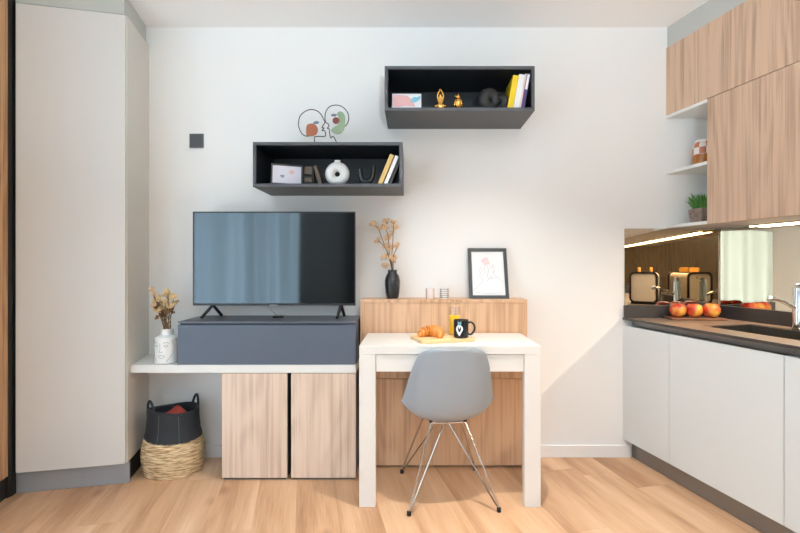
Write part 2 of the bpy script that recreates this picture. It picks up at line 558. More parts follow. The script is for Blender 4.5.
rw.kbox(UR, UR + .12, RV0, RV1, 0, RZ0); rw.kbox(UR, UR + .12, RV0, RV1, RZ1, ZC)
struct('wall_rear', rw, M['rear'])
wf = MB()
for (a, b, c, d) in ((RV0, RV0 + .06, RZ0, RZ1), (RV1 - .06, RV1, RZ0, RZ1), (-2.18, -2.12, RZ0, RZ1), (RV0, RV1, RZ0, RZ0 + .06), (RV0, RV1, RZ1 - .06, RZ1)):
    wf.kbox(UR + .03, UR + .09, a, b, c, d)

added_win = struct('added_window', wf, M['trim'], loc=K(UR + .06, -2.15, RZ0), rz=TH)  # unseen window added for fill from the camera side
part('pane', MB().kbox(UR + .058, UR + .064, RV0 + .06, RV1 - .06, RZ0 + .06, RZ1 - .06), M['pane'], added_win)
WU0, WU1, WZ0, WZ1 = .55, 2.45, .06, 2.40       # window opening in the left wall
lw = MB()
lw.prism([on_back(VL), on_back(VL - .12), K(WU0, VL - .12), K(WU0, VL)], 0, ZC)
lw.kbox(WU1, UR, VL - .12, VL, 0, ZC)
lw.kbox(WU0, WU1, VL - .12, VL, 0, WZ0)
lw.kbox(WU0, WU1, VL - .12, VL, WZ1, ZC)
struct('wall_left', lw, M['wall'], loc=K(1.6, VL, 0), rz=TH)
wf = MB()
for (a, b, c, d) in ((WU0, WU0 + .06, WZ0, WZ1), (WU1 - .06, WU1, WZ0, WZ1), (1.47, 1.53, WZ0, WZ1), (WU0, WU1, WZ0, WZ0 + .06), (WU0, WU1, WZ1 - .06, WZ1)):
    wf.kbox(a, b, VL - .09, VL - .03, c, d)
win = struct('window_1', wf, M['trim'], loc=K(1.6, VL - .06, WZ0), rz=TH)
part('pane', MB().kbox(WU0 + .06, WU1 - .06, VL - .064, VL - .058, WZ0 + .06, WZ1 - .06), M['pane'], win)
dw = struct('door_1', MB().kbox(2.60, 4.59, VL + .0006, VL + .022, .004, 2.46), M['dark_door'], loc=K(3.4, VL + .011, .004), rz=TH)
struct('baseboard_back', MB().box(.655, 1.30, YB - .014, YB - .0003, .0005, .073), M['trim'], bevel=.002)
struct('baseboard_left', MB().box(-1.545, -1.03, YB - .014, YB - .0003, .0005, .073), M['trim'], bevel=.002)
# plastered box between the wall cabinets and the ceiling
sf = MB().prism([on_back(.258), on_back(VR - .0005), K(3.00, VR - .0005), K(3.00, .258)], 2.4505, ZC - .0005)
for p in sf.v:
    if p.y > YB - .0005: p.y = YB - .0005
struct('trim_1', sf, M['filler'])


def clampY(mb, y=YB - .0006):
    for p in mb.v:
        if p.y > y: p.y = y
    return mb

# ------------------------------------------------------------------ curtains on the left window
def curtain(u0, u1, label, ph):
    o = thing('sheer_curtain', label, 'curtain', K((u0 + u1) / 2, VL + .105, 0), TH, 'sheer curtains at the window')
    mb = MB(); n = int((u1 - u0) * 120); rows = 10
    rnd = random.Random(ph)
    f1, f2 = rnd.uniform(26, 30), rnd.uniform(10, 12)
    for j in range(rows + 1):
        z = .02 + (2.46 - .02) * j / rows
        for i in range(n + 1):
            u = u0 + (u1 - u0) * i / n
            v = VL + .105 + .046 * math.sin(f1 * u + ph) + .030 * math.sin(f2 * u + 1.7 * ph) + .006 * math.sin(3 * z + 9 * u)
            mb.v.append(K(u, v, z))
    for j in range(rows):
        for i in range(n):
            a = j * (n + 1) + i; mb.f.append((a, a + 1, a + n + 2, a + n + 1))
    mb.smooth = True
    part('fabric', mb, M['curtain'], o)
    part('heading_tape', MB().kbox(u0, u1, VL + .092, VL + .106, 2.46, 2.49), M['trim'], o)
curtain(.50, 1.50, 'white sheer curtain nearer the back wall, reflected in the mirror', 1.)
curtain(1.505, 2.48, 'white sheer curtain nearer the camera, reflected in the television', 2.3)
tag(part('curtain_rail', MB().kbox(.42, 2.54, VL + .085, VL + .115, 2.495, 2.515), M['trim']), 'white curtain rail above the left window', 'curtain rail')

# ------------------------------------------------------------------ wardrobe at the left
CW = K(.3745, -.0); Aw = Vector((-1.583, YB - .0006, 0))
dv = Vector((CU, SU, 0)); du = Vector((SU, -CU, 0))
Cw = Aw + du * .375
def W(a, b, z=0):            # a: along the front to the left, b: back from the front
    p = Cw - dv * a - du * b; p.z = z; return p
wd = thing('wardrobe', 'tall greige fitted wardrobe on a pale grey plinth at the left', 'wardrobe', W(.25, .15, 0), TH)
L0 = W(.50, .022)
part('carcass', MB().prism([W(.008, .022), W(.50, .022), (L0.x, YB - .0006), W(.008, .355)], .11, 2.458), M['wardrobe'], wd)
part('side_panel', clampY(MB().prism([W(0, .022), W(.0079, .022), W(.0079, .3735), W(0, .3755)], .111, 2.458)), M['wardrobe_side'], wd)
part('door', MB().prism([W(.004, 0), W(.494, 0), W(.494, .02), W(.004, .02)], .113, 2.455), M['wardrobe'], wd, bevel=.0015)
part('plinth', MB().prism([W(-.006, .028), W(.505, .028), W(.505, .045), W(-.006, .045)], .001, .109), M['plinth_cool_lit'], wd)
part('plinth_return', clampY(MB().prism([W(.004, .046), W(.02, .046), W(.02, .365), W(.004, .372)], .001, .109)), M['black'], wd)
L1 = W(.50, .02)
part('filler_panel', clampY(MB().prism([W(.012, .012), W(.50, .012), (L1.x, YB - .0006), W(.012, .36)], 2.462, ZC - .0008)), M['filler'], wd)

tc_ = thing('tall_cabinet', 'brown wood tall cabinet cut off by the left edge of the photo', 'cabinet', W(.56, -.25, 0), TH)
part('side_panel', MB().prism([W(.5165, -.02), W(.5165, -.56), W(.592, -.56), W(.592, -.02)], .11, 2.458), M['oak_dark'], tc_, bevel=.001)
part('post', MB().prism([W(.507, .03), W(.507, .004), W(.518, -.0185), W(.592, -.0185), W(.592, .03)], .002, 2.50), M['black'], tc_)
part('plinth', MB().prism([W(.527, -.02), W(.527, -.55), W(.592, -.55), W(.592, -.02)], .001, .1095), M['black'], tc_)

# ------------------------------------------------------------------ kitchen: base units
du_ = Vector((SU, -CU, 0))
ZW = .835                                 # worktop height
def base_unit(u0, u1, label, wedge=False):
    o = thing('base_cabinet', label, 'cabinet', K((u0 + u1) / 2, .28, .108), TH, 'white kitchen base cabinets')
    if wedge:
        body = MB().prism([on_back(.022), on_back(.55), K(u1 - .001, .55), K(u1 - .001, .022)], .108, .126)
        body.prism([on_back(.022), on_back(.55), on_back(.55) + du_ * .018, on_back(.022) + du_ * .018], .126, .785)
        body.kbox(u1 - .019, u1 - .001, .022, .55, .126, .785)
        clampY(body)
        front = clampY(MB().prism([on_back(0), on_back(.02), K(u1 - .0015, .02), K(u1 - .0015, 0)], .1085, .787))
        ch = clampY(MB().prism([on_back(.052), on_back(.062), K(u1 - .001, .062), K(u1 - .001, .052)], .7855, .8215))
    else:
        body = MB().kbox(u0 + .001, u1 - .001, .022, .55, .108, .126).kbox(u0 + .001, u0 + .019, .022, .55, .126, .785).kbox(u1 - .019, u1 - .001, .022, .55, .126, .785).kbox(u0 + .019, u1 - .019, .535, .55, .126, .785)
        front = MB().kbox(u0 + .0015, u1 - .0015, 0, .02, .1085, .787)
        ch = MB().kbox(u0 + .001, u1 - .001, .052, .062, .7855, .8215)
    part('carcass', body, M['kitchen_white'], o)
    part('door', front, M['kitchen_white'], o, bevel=.0008)
    part('grip_channel', ch, M['plinth'], o)
base_unit(0, .3635, 'narrow white handleless base cabinet against the back wall', True)
base_unit(.3635, .968, 'wide white handleless base cabinet under the sink')
base_unit(.968, 1.568, 'white handleless base cabinet cut off by the right edge of the photo')
base_unit(1.568, 3.00, 'white base cabinet beyond the right edge of the photo')
pl = clampY(MB().prism([on_back(.052), on_back(.068), K(3.00, .068), K(3.00, .052)], .001, .1075))
tag(part('kitchen_plinth', pl, M['plinth'], loc=K(.8, .06, 0), rz=TH), 'bronze grey plinth running under the white base cabinets', 'plinth')

# worktop: slab with the sink cut out, thin dark edge, upstands
wt = thing('worktop', 'dark brown kitchen worktop with a thin black edge', 'worktop', K(.8, .28, .822), TH)
SU0, SU1, SV0, SV1 = .425, .93, .15, .455
E = 2.2
top = MB()
top.add([on_back(.0), on_back(.566), K(SU0, .566), K(SU0, 0)], [])
slab = MB()
for quad in ([on_back(.001), on_back(.5655), K(SU0, .5655), K(SU0, .001)],):
    slab.prism(quad, .8225, ZW)
slab.kbox(SU1, 3.00, .001, .5655, .8225, ZW)
slab.kbox(SU0, SU1, .001, SV0, .8225, ZW)
slab.kbox(SU0, SU1, SV1, .5655, .8225, ZW)
clampY(slab)
part('slab', slab, M['worktop'], wt)
part('front_edge', clampY(MB().prism([on_back(-.003), on_back(.0008), K(3.00, .0008), K(3.00, -.003)], .8222, ZW + .0004)), M['worktop_edge'], wt)
part('upstand', MB().box(1.262, on_back(.5655).x - .026, YB - .020, YB - .0006, ZW + .0002, .9095), M['upstand'], wt, bevel=.001)
part('upstand', MB().prism([on_back(.5455) - du * 0 + Vector((0, -.0006, 0)), on_back(.5660) + Vector((0, -.0006, 0)), K(3.00, .5660), K(3.00, .5455)], ZW + .0002, .9095), M['upstand'], wt, bevel=.001)

# sink
sk = thing('kitchen_sink', 'sunken steel sink basin set in the dark worktop', 'sink', K((SU0 + SU1) / 2, (SV0 + SV1) / 2, .66), TH)
g = .0015
bs = MB()
bs.kbox(SU0 + g, SU1 - g, SV0 + g, SV1 - g, .66, .664)
bs.kbox(SU0 + g, SU0 + .012, SV0 + g, SV1 - g, .664, .832)
bs.kbox(SU1 - .012, SU1 - g, SV0 + g, SV1 - g, .664, .832)
bs.kbox(SU0 + .012, SU1 - .012, SV0 + g, SV0 + .012, .664, .832)
bs.kbox(SU0 + .012, SU1 - .012, SV1 - .012, SV1 - g, .664, .832)
part('basin', bs, M['steel'], sk)
part('drain', MB().lathe([(.045, 0), (.045, .004), (.03, .004), (.03, .002)], K(.68, .3, .6642), 24), M['chrome'], sk)

# faucet
fb = K(.656, .478, ZW + .0005)
fc = thing('kitchen_faucet', 'chrome kitchen faucet with a thin raised spout by the sink', 'faucet', fb)
part('body', MB().lathe([(.027, 0), (.027, .006), (.022, .010), (.022, .195), (.020, .201)], fb, 24), M['chrome'], fc)
d0 = Vector((-.97, -.16, 0)).normalized()
sp0 = fb + Vector((0, 0, .098))
pts = smooth_path([sp0, sp0 + d0 * .04 + Vector((0, 0, .018)), sp0 + d0 * .09 + Vector((0, 0, .042)), sp0 + d0 * .13 + Vector((0, 0, .053)), sp0 + d0 * .158 + Vector((0, 0, .054))], 6)
part('spout', MB().tube(pts, .0095, 12), M['chrome'], fc)
part('aerator', MB().ball(pts[-1], .014), M['chrome'], fc)
part('lever', MB().tube([fb + Vector((0, 0, .200)), fb + Vector((.0, 0, .212)), fb + Vector((.014, -.03, .216)), fb + Vector((.03, -.085, .222))], [.017, .015, .008, .006], 12), M['chrome'], fc)

# mirrors
mb_ = MB().box(1.2665, on_back(.5595).x - .004, YB - .006, YB - .0006, .9105, 1.3675)
tag(part('mirror_backsplash', mb_, M['mirror'], bevel=.0005), 'bronze mirror backsplash on the back wall, left of the corner', 'mirror')
mk = MB().prism([on_back(.5605) + Vector((0, -.0008, 0)), on_back(.5660) + Vector((0, -.0008, 0)), K(3.00, .5660), K(3.00, .5605)], .9105, 1.3675)
tag(part('mirror_backsplash', mk, M['mirror'], loc=K(1., .563, .91), rz=TH), 'bronze mirror backsplash on the kitchen wall, right of the corner behind the faucet', 'mirror')

# wall units
VF = .251
def wall_unit(name, u0, u1, z0, z1, label, wedge=False):
    o = thing(name, label, 'cabinet', K((u0 + u1) / 2, .4, z0), TH, 'oak kitchen wall cabinets')
    if wedge:
        b = clampY(MB().prism([on_back(VF + .02), on_back(.5655), K(u1 - .001, .5655), K(u1 - .001, VF + .02)], z0 + .001, z1 - .001))
        d = clampY(MB().prism([on_back(VF), on_back(VF + .019), K(u1 - .001, VF + .019), K(u1 - .001, VF)], z0, z1))
    else:
        b = MB().kbox(u0 + .001, u1 - .001, VF + .02, .5655, z0 + .001, z1 - .001)
        d = MB().kbox(u0 + .001, u1 - .001, VF, VF + .019, z0, z1)
    part('carcass', b, M['shelf_white'], o)
    part('door', d, M['oak_kitchen'], o, bevel=.0008)
wall_unit('wall_cabinet', 0, .352, 2.0465, 2.449, 'small oak wall cabinet above the open white shelves', True)
wall_unit('wall_cabinet', .352, 1.252, 2.0465, 2.449, 'oak wall cabinet in the top row, over the tall lower doors')
wall_unit('wall_cabinet', .352, 1.252, 1.371, 2.0435, 'tall oak wall cabinet right of the open white shelves')

wall_unit('wall_cabinet', 1.252, 3.00, 1.371, 2.449, 'oak wall cabinet beyond the right edge of the photo, reflected in the mirror')
os_ = thing('open_shelf_unit', 'open white corner shelves left of the tall oak wall cabinet', 'shelf', K(.2, .4, 1.371), TH)
def shelf_poly(z0, z1, vf=VF + .001):
    return clampY(MB().prism([on_back(vf), on_back(.5655), K(.351, .5655), K(.351, vf)], z0, z1))
part('bottom_shelf', shelf_poly(1.371, 1.389), M['shelf_white'], os_)
part('middle_shelf', shelf_poly(1.693, 1.711), M['shelf_white'], os_)
part('top_panel', shelf_poly(2.028, 2.0455), M['shelf_white'], os_)

# LED strip under the wall cabinets
ls = thing('led_strip', 'warm LED strip light under the oak wall cabinet', 'lamp', K(1.67, .535, 1.355), TH)
part('profile', MB().kbox(.36, 2.99, .520, .545, 1.3635, 1.3705), M['steel'], ls)
part('diffuser', MB().kbox(.362, 2.988, .522, .543, 1.3600, 1.3633), M['led'], ls)

# things on the open shelves and worktop
jc = K(.185, .395, 1.7115)
jar = thing('storage_jar', 'amber glass jar with a white and red checkered band on the open shelf', 'jar', jc)
part('body', MB().lathe([(.040, 0), (.050, .006), (.056, .03), (.056, .075)], jc, 32), M['jar'], jar)
part('checkered_band', MB().lathe([(.0562, .0752), (.0562, .125), (.050, .142), (.042, .150)], jc, 32), M['check'], jar)
part('lid', MB().lathe([(.042, .1502), (.042, .160), (.038, .163)], jc, 32), M['shelf_white'], jar)

pc = K(.195, .375, 1.3895)
pt = thing('potted_grass', 'green grass plant in a square grey wood pot on the lowest open shelf', 'plant', pc, TH)
pm = MB()
rm = Matrix.Translation(pc) @ Matrix.Rotation(TH, 4, 'Z')
a_, b_ = .043, .050
pm.hexa([rm @ Vector(q) for q in ((-a_, -a_, 0), (a_, -a_, 0), (a_, a_, 0), (-a_, a_, 0), (-b_, -b_, .085), (b_, -b_, .085), (b_, b_, .085), (-b_, b_, .085))])
part('pot', pm, M['pot'], pt, bevel=.002)
gm = MB()
rg = random.Random(4)
for i in range(420):
    a = rg.uniform(0, 2 * PI); r = .045 * math.sqrt(rg.random())
    base = pc + Vector((r * math.cos(a), r * math.sin(a), .082))
    out = Vector((math.cos(a), math.sin(a), 0)) * rg.uniform(.0, .055) * (r / .045)
    h = rg.uniform(.045, .095)
    tip = base + out + Vector((rg.uniform(-.012, .012), rg.uniform(-.012, .012), h))
    midp = base.lerp(tip, .6) + Vector((0, 0, .012))
    w = Vector((math.sin(a * 3 + i), math.cos(a * 3 + i), 0)) * .0022
    n = len(gm.v)
    gm.v += [base - w, base + w, midp + w, midp - w, tip]
    gm.f += [(n, n + 1, n + 2, n + 3), (n + 3, n + 2, n + 4)]
g_ = part('grass_blades', gm, M['leaf'], pt)
g_['kind'] = 'stuff'

ty = Vector((1.632, 2.722, ZW + .0006)); ra = math.radians(-7)
tray = thing('serving_tray', 'thin dark wooden tray under the apples on the worktop', 'tray', ty, ra)
rm = Matrix.Translation(ty) @ Matrix.Rotation(ra, 4, 'Z')
tm = MB().obox(rm @ Matrix.Translation((0, 0, .006)), .148, .058, .006)
part('board', tm, M['tray'], tray, bevel=.004)
for i, (dx, lab) in enumerate(((-.093, 'leftmost red and yellow apple on the dark wooden tray'), (-.003, 'middle red and yellow apple on the dark wooden tray'), (.090, 'rightmost red and yellow apple on the dark wooden tray'))):
    p = rm @ Vector((dx, 0, .0122))
    ap = thing('apple', lab, 'apple', p, i * 1.3 * 0, 'apples on the tray')
    prof = []
    R = .0445 + .0015 * (i == 2)
    for k in range(19):
        t = PI * k / 18
        r = R * (math.sin(t) ** .82) * (1 + .05 * math.cos(t + PI))
        z = R * .93 * (1 - math.cos(t))
        if k > 14: z -= (k - 14) ** 2 * .0006 * (R / .0425)
        if k < 3: z = max(z, .0) + .0003 * (3 - k)
        prof.append((max(r, .0004), z))
    zmin = min(z for r, z in prof)
    prof = [(r, z - zmin) for r, z in prof]
    part('flesh', MB().lathe(prof, p, 28), M['apple'], ap, sharp=180)
    zt = prof[-1][1]
    part('stem', MB().tube([p + Vector((0, 0, zt)), p + Vector((.002, 0, zt + .009)), p + Vector((.005, .001, zt + .016))], [.0012, .0012, .0017], 6), M['husk'], ap)

# toaster (seen in the mirrors)
tp = K(1.20, .395, ZW + .0006)
TR = math.radians(32)
ts = thing('toaster', 'chrome and cream toaster with black trim, reflected in the mirror backsplash', 'toaster', tp, TR)
rt = Matrix.Translation(tp) @ Matrix.Rotation(TR, 4, 'Z')
def rrect(w, h, r, z0, n=6):
    out = []
    for cx, cz, a0 in ((w - r, z0 + r, -PI / 2), (w - r, z0 + h - r, 0), (-w + r, z0 + h - r, PI / 2), (-w + r, z0 + r, PI)):
        for k in range(n + 1):
            a = a0 + PI / 2 * k / n; out.append((cx + r * math.cos(a), cz + r * math.sin(a)))
    return out
hw, hd = .098, .125        # width across v, half length along u
outl = rrect(hw, .240, .035, .012)
part('shell', MB().plate([rt @ Vector((x, -hd + .012, z)) for x, z in outl], (rt.to_3x3() @ Vector((0, 2 * hd - .024, 0)))), M['toaster'], ts, bevel=.003)
for sgn in (-1, 1):
    o2 = rrect(hw + .006, .251, .038, .008); i2 = rrect(hw - .008, .223, .03, .022)
    y0 = sgn * (hd - .005) - .006
    em = MB(); n = len(o2)
    for yy in (y0, y0 + .012):
        em.v += [rt @ Vector((x, yy, z)) for x, z in o2] + [rt @ Vector((x, yy, z)) for x, z in i2]
    for i in range(n):
        j = (i + 1) % n
        em.f += [(i, j, n + j, n + i), (2 * n + i, 3 * n + i, 3 * n + j, 2 * n + j), (i, 2 * n + i, 2 * n + j, j), (n + i, n + j, 3 * n + j, 3 * n + i)]
    part('end_trim', em, M['black'], ts)
    part('end_plate', MB().plate([rt @ Vector((x, sgn * (hd - .012), z)) for x, z in rrect(hw - .008, .223, .03, .022)], rt.to_3x3() @ Vector((0, sgn * .005, 0))), M['toaster'], ts)
sl = MB()
for x in (-.045, .045): sl.obox(rt @ Matrix.Translation((x, 0, .2535)), .016, .10, .0012)
part('slot_rim', sl, M['black'], ts)
part('base', MB().obox(rt @ Matrix.Translation((0, 0, .006)), hw - .004, hd - .004, .006), M['black'], ts)
part('lever', MB().obox(rt @ Matrix.Translation((0, -hd - .016, .15)), .018, .012, .008), M['black'], ts, bevel=.003)
part('dial', MB().lathe([(.02, 0), (.02, .014)], rt @ Vector((0, -hd + .002, .07)), 20, rot=(rt.to_3x3() @ Matrix.Rotation(PI / 2, 3, 'X'))), M['black'], ts)
for x, lab in ((-.045, 'toasted bread slice in the toaster slot nearer the room'), (.045, 'toasted bread slice in the toaster slot nearer the kitchen wall')):
    tb = MB().plate([rt @ Vector((x - .007, yy - .0, z)) for yy, z in [(q[0], q[1]) for q in rrect(.055, .040, .014, .2555)]], rt.to_3x3() @ Vector((.014, 0, 0)))
    tag(part('toast_slice', tb, M['toast'], bevel=.002), lab, 'bread', 'toast slices in the toaster')

# ------------------------------------------------------------------ media unit on the back wall
# long white shelf; its left end follows the wardrobe side
SF = 2.510; SZ0, SZ1 = .5735, .616
xl = lambda y: -1.583 + (YB - y) * math.tan(TH) + .0008
sh = MB().prism([(xl(SF), SF), (-.3045, SF), (-.3045, YB - .0008), (xl(YB), YB - .0008)], SZ0, SZ1)
tag(part('long_shelf', sh, M['shelf_white'], bevel=.0015), 'long white shelf board between the wardrobe and the desk', 'shelf')

def low_cab(x0, x1, label):
    o = thing('low_cabinet', label, 'cabinet', ((x0 + x1) / 2, 2.65, .0), 0, 'pale oak cabinets under the long shelf')
    part('carcass', MB().box(x0 + .004, x1 - .004, SF + .021, YB - .016, .011, SZ0 - .0008), M['graphite'], o)
    part('door', MB().box(x0, x1, SF + .002, SF + .0205, .012, SZ0 - .003), M['oak_pale'], o, bevel=.001)
    part('base_rail', MB().box(x0 + .006, x1 - .006, SF + .012, YB - .02, .0006, .0108), M['graphite'], o)
low_cab(-1.0217, -.6735, 'pale oak low cabinet under the white shelf, beside the basket')
low_cab(-.6515, -.3065, 'pale oak low cabinet under the white shelf, beside the desk')

ub = thing('media_drawer_unit', 'slate blue drawer box on the white shelf under the television', 'cabinet', (-.78, 2.66, SZ1 + .0005))
x0, x1 = -1.258, -.3065
part('carcass', MB().box(x0 + .002, x1 - .002, SF + .024, YB - .001, SZ1 + .0006, .838), M['slate'], ub)
part('drawer_front', MB().box(x0, x1, SF + .003, SF + .0235, SZ1 + .0012, .829), M['slate'], ub, bevel=.001)
part('top_panel', MB().box(x0, x1, SF + .003, YB - .001, .8385, .848), M['slate_top'], ub, bevel=.001)

# television
TY = 2.655
tv = thing('television', 'black flat screen television standing on the slate blue drawer box', 'television', (-.785, TY, .8485))
k = TY / 470
tx0, tx1 = (192.8 - 413) * k, (355.4 - 413) * k
tz1, tz0 = 1.15 + (265 - 211.6) * k, 1.15 - (305.6 - 265) * k
part('housing', MB().box(tx0 + .004, tx1 - .004, TY + .008, TY + .034, tz0 + .004, tz1 - .004).box(tx0 + .15, tx1 - .15, TY + .034, TY + .060, tz0 + .03, tz1 - .2), M['bezel'], tv, bevel=.002)
part('screen', MB().box(tx0 + .007, tx1 - .007, TY + .0012, TY + .0075, tz0 + .013, tz1 - .007), M['screen'], tv)
bz = MB()
bz.box(tx0, tx0 + .0065, TY, TY + .009, tz0, tz1); bz.box(tx1 - .0065, tx1, TY, TY + .009, tz0, tz1)
bz.box(tx0 + .0065, tx1 - .0065, TY, TY + .009, tz1 - .0065, tz1); bz.box(tx0 + .0065, tx1 - .0065, TY, TY + .009, tz0, tz0 + .012)
part('bezel', bz, M['bezel'], tv)
part('badge', MB().box((270 - 413) * k, (277.5 - 413) * k, TY - .0012, TY + .004, tz0 - .003, tz0 + .005), M['holder_grey'], tv)
for xc, sp in ((tx0 + .107, .85), (tx1 - .083, .3)):
    f = MB()
    ap_ = Vector((xc, TY + .015, tz0 + .002)); zf = .8572
    lg = [Vector((xc - .040 * sp, TY - .055, zf)), Vector((xc + .036 * sp, TY + .065, zf))]
    for e in lg: f.tube([ap_, ap_.lerp(e, .5), e], .0085, 10)
    part('foot', f, M['rubber'], tv)
pk = Vector((-.775, 2.70, .8483))
ir = thing('cable_puck', 'small black puck with a thin cable, below the television', 'cable', pk)
part('puck', MB().lathe([(.030, 0), (.032, .004), (.030, .009), (.010, .010)], pk, 24), M['rubber'], ir)
part('cable', MB().tube(smooth_path([pk + Vector((0, 0, .010)), pk + Vector((-.012, -.002, .018)), pk + Vector((-.045, -.004, .050)), pk + Vector((-.062, .0, .075))], 5), .0022, 8), M['holder_grey'], ir)

# face vase with dried flowers
fv = Vector((-1.352, 2.585, SZ1 + .0005))
vs_ = thing('face_vase', 'white ceramic vase with a raised face pattern on the shelf end', 'vase', fv)
vprof = [(.056, 0), (.061, .004), (.0625, .02), (.0625, .122), (.058, .138), (.042, .146), (.032, .152), (.031, .176), (.034, .183), (.029, .184), (.026, .176), (.026, .150)]
part('body', MB().lathe(vprof, fv, 40), M['ceramic'], vs_)
def on_vase(a, z, r=.0632):
    return fv + Vector((r * math.sin(a), -r * math.cos(a), z))
fl = MB()
for line in ([(-.75, .112), (-.55, .118), (-.3, .112)], [(.15, .112), (.4, .118), (.62, .110)], [(-.62, .098), (-.45, .103), (-.3, .097), (-.45, .093), (-.62, .098)],
             [(.2, .097), (.38, .103), (.55, .096), (.38, .092), (.2, .097)], [(-.12, .112), (-.1, .08), (-.16, .066), (.02, .062), (.1, .068)],
             [(-.28, .042), (-.1, .048), (.0, .045), (.12, .048), (.3, .041)], [(-.28, .042), (.0, .031), (.3, .041)], [(-.85, .13), (-.95, .09), (-.8, .045), (-.4, .014)], [(.85, .13), (.95, .08), (.75, .04), (.4, .014)]):
    fl.tube([on_vase(a, z) for a, z in smooth_path([(a, z, 0) for a, z in line], 4) and [(q.x, q.y) for q in smooth_path([(a, z, 0) for a, z in line], 4)]], .0016, 6)
part('face_relief', fl, M['ceramic_line'], vs_)


def blossom(c, r, rnd, n=6, up=None):
    """small dry flower: petals around a core"""
    mb = MB(); c = Vector(c)
    up = (up or Vector((rnd.uniform(-.6, .6), rnd.uniform(-.8, .2), .7))).normalized()
    t = up.orthogonal().normalized(); b = up.cross(t)
    mb.ball(c, r * .34, seg=8, rings=6)
    for k in range(2 * n):
        a = 2 * PI * k / n + rnd.uniform(-.2, .2) + .4 * (k // n)
        d = (t * math.cos(a) + b * math.sin(a)); w = up.cross(d) * r * .42
        p1 = c + d * r * .55 + up * r * .25; p2 = c + d * r * (1.05 - .35 * (k // n)) + up * r * (rnd.uniform(.2, .6) + .45 * (k // n))
        n0 = len(mb.v)
        mb.v += [c, p1 - w, p2, p1 + w, p1 + up * r * -.12]
        mb.f += [(n0, n0 + 1, n0 + 4), (n0, n0 + 4, n0 + 3), (n0 + 4, n0 + 1, n0 + 2), (n0 + 4, n0 + 2, n0 + 3)]
    return mb


bq = thing('dried_flower_bunch', 'bunch of cream dried flowers in the white face vase', 'flowers', fv + Vector((0, 0, .10)))
rb = random.Random(11)
kk = 2.585 / 470
heads = []
for i in range(19):
    px = 152.5 + 21 * ((i * .618) % 1); py = 290 + 21 * (((i * .618 * 3.1) % 1) ** .9)
    heads.append(Vector(((px - 413) * kk, 2.585 + rb.uniform(-.045, .05), 1.15 - (py - 265) * kk)))
for i, h in enumerate(heads):
    base = fv + Vector((rb.uniform(-.012, .012), rb.uniform(-.012, .012), .10))
    neck = fv + Vector((rb.uniform(-.016, .016), rb.uniform(-.015, .015), .185))
    part('stem', MB().tube(smooth_path([base, neck, neck.lerp(h, .55) + Vector((0, 0, .008)), h], 4), .0018, 6), M['stem'], bq)
    part('flower_head', blossom(h, rb.uniform(.020, .028), rb, 9), M['petal'] if i % 5 else M['petal_tan'], bq)
    if i % 2 == 0:
        q = neck.lerp(h, .62)
        part('seed_sprig', blossom(q + Vector((rb.uniform(-.016, .016), -.01, 0)), .017, rb, 7), M['husk'], bq)

# basket
bc = Vector((-1.338, 2.625, .0008))
bk = thing('storage_basket', 'two tone basket, black above straw, on the floor by the wardrobe', 'basket', bc)
def ring_r(z):                      # radius profile
    t = z / .36
    return .153 + .016 * math.sin(PI * min(1, t * 1.5)) - .030 * max(0, t - .30)
def split(a): return .212 + .022 * math.sin(a - .4)     # slanting colour line
def basket_part(lo, hi, inner, rows, rough):
    mb = MB(); mb.smooth = True; seg = 64
    for j in range(rows + 1):
        for k in range(seg):
            a = 2 * PI * k / seg
            z0 = lo(a); z1 = hi(a); z = z0 + (z1 - z0) * j / rows
            r = ring_r(z) - inner + rough * (math.sin(j * 2.4 + math.sin(k * 1.7) * 1.2) + .5 * math.sin(k * 3.1 + j * 5))
            mb.v.append(bc + Vector((r * math.cos(a), r * .78 * math.sin(a), z)))
    for j in range(rows):
        for k in range(seg):
            k2 = (k + 1) % seg
            mb.f.append((j * seg + k, j * seg + k2, (j + 1) * seg + k2, (j + 1) * seg + k))
    return mb
topz = lambda a: .347 + .008 * math.sin(a * 2)
lower = basket_part(lambda a: 0., lambda a: split(a), 0, 40, .0022)
lower.f.append(list(range(64))[::-1])
part('straw_base', lower, M['straw'], bk, sharp=180)
part('black_band', basket_part(lambda a: split(a) - .004, topz, -.001, 22, .0008), M['basket_black'], bk, sharp=180)
part('lining', basket_part(lambda a: .16, lambda a: topz(a) - .001, .010, 10, 0), M['basket_black'], bk, sharp=180)
rim = [bc + Vector(((ring_r(topz(a)) - .004) * math.cos(a), (ring_r(topz(a)) - .004) * .78 * math.sin(a), topz(a))) for a in [2 * PI * i / 48 for i in range(48)]]
part('rim', MB().tube(rim, .0075, 8, closed=True), M['basket_black'], bk)
for sg in (-1, 1):
    hp = []
    ac = PI + .80 if sg < 0 else .70
    for t in [i / 16 for i in range(17)]:
        a = ac + (t - .5) * .74
        r = .1305
        z = .318 + .092 * max(0, math.sin(PI * t)) ** .55
        hp.append(bc + Vector((r * math.cos(a), r * .78 * math.sin(a), z)))
    part('handle', MB().tube(hp, .0068, 10), M['basket_black'], bk)
for a in (-2.5, -1.75, -1.0):
    part('seam', MB().tube([bc + Vector(((ring_r(z) + .0022) * math.cos(a), (ring_r(z) + .0022) * .78 * math.sin(a), z)) for z in [split(a) + .01 + (topz(a) - split(a) - .02) * i / 8 for i in range(9)]], .0013, 6), M['stitch'], bk)
cl = MB()
cl.ball(bc + Vector((.012, .0, .285)), .080, .062, .060, seg=28, rings=16)
for p in cl.v:
    q = p - bc
    p.z += .010 * math.sin(q.x * 60 + q.y * 30) + .008 * math.sin(q.y * 75)
tag(part('folded_cloth', cl, M['red_cloth'], sharp=180), 'dark red cloth stuffed into the basket', 'cloth')

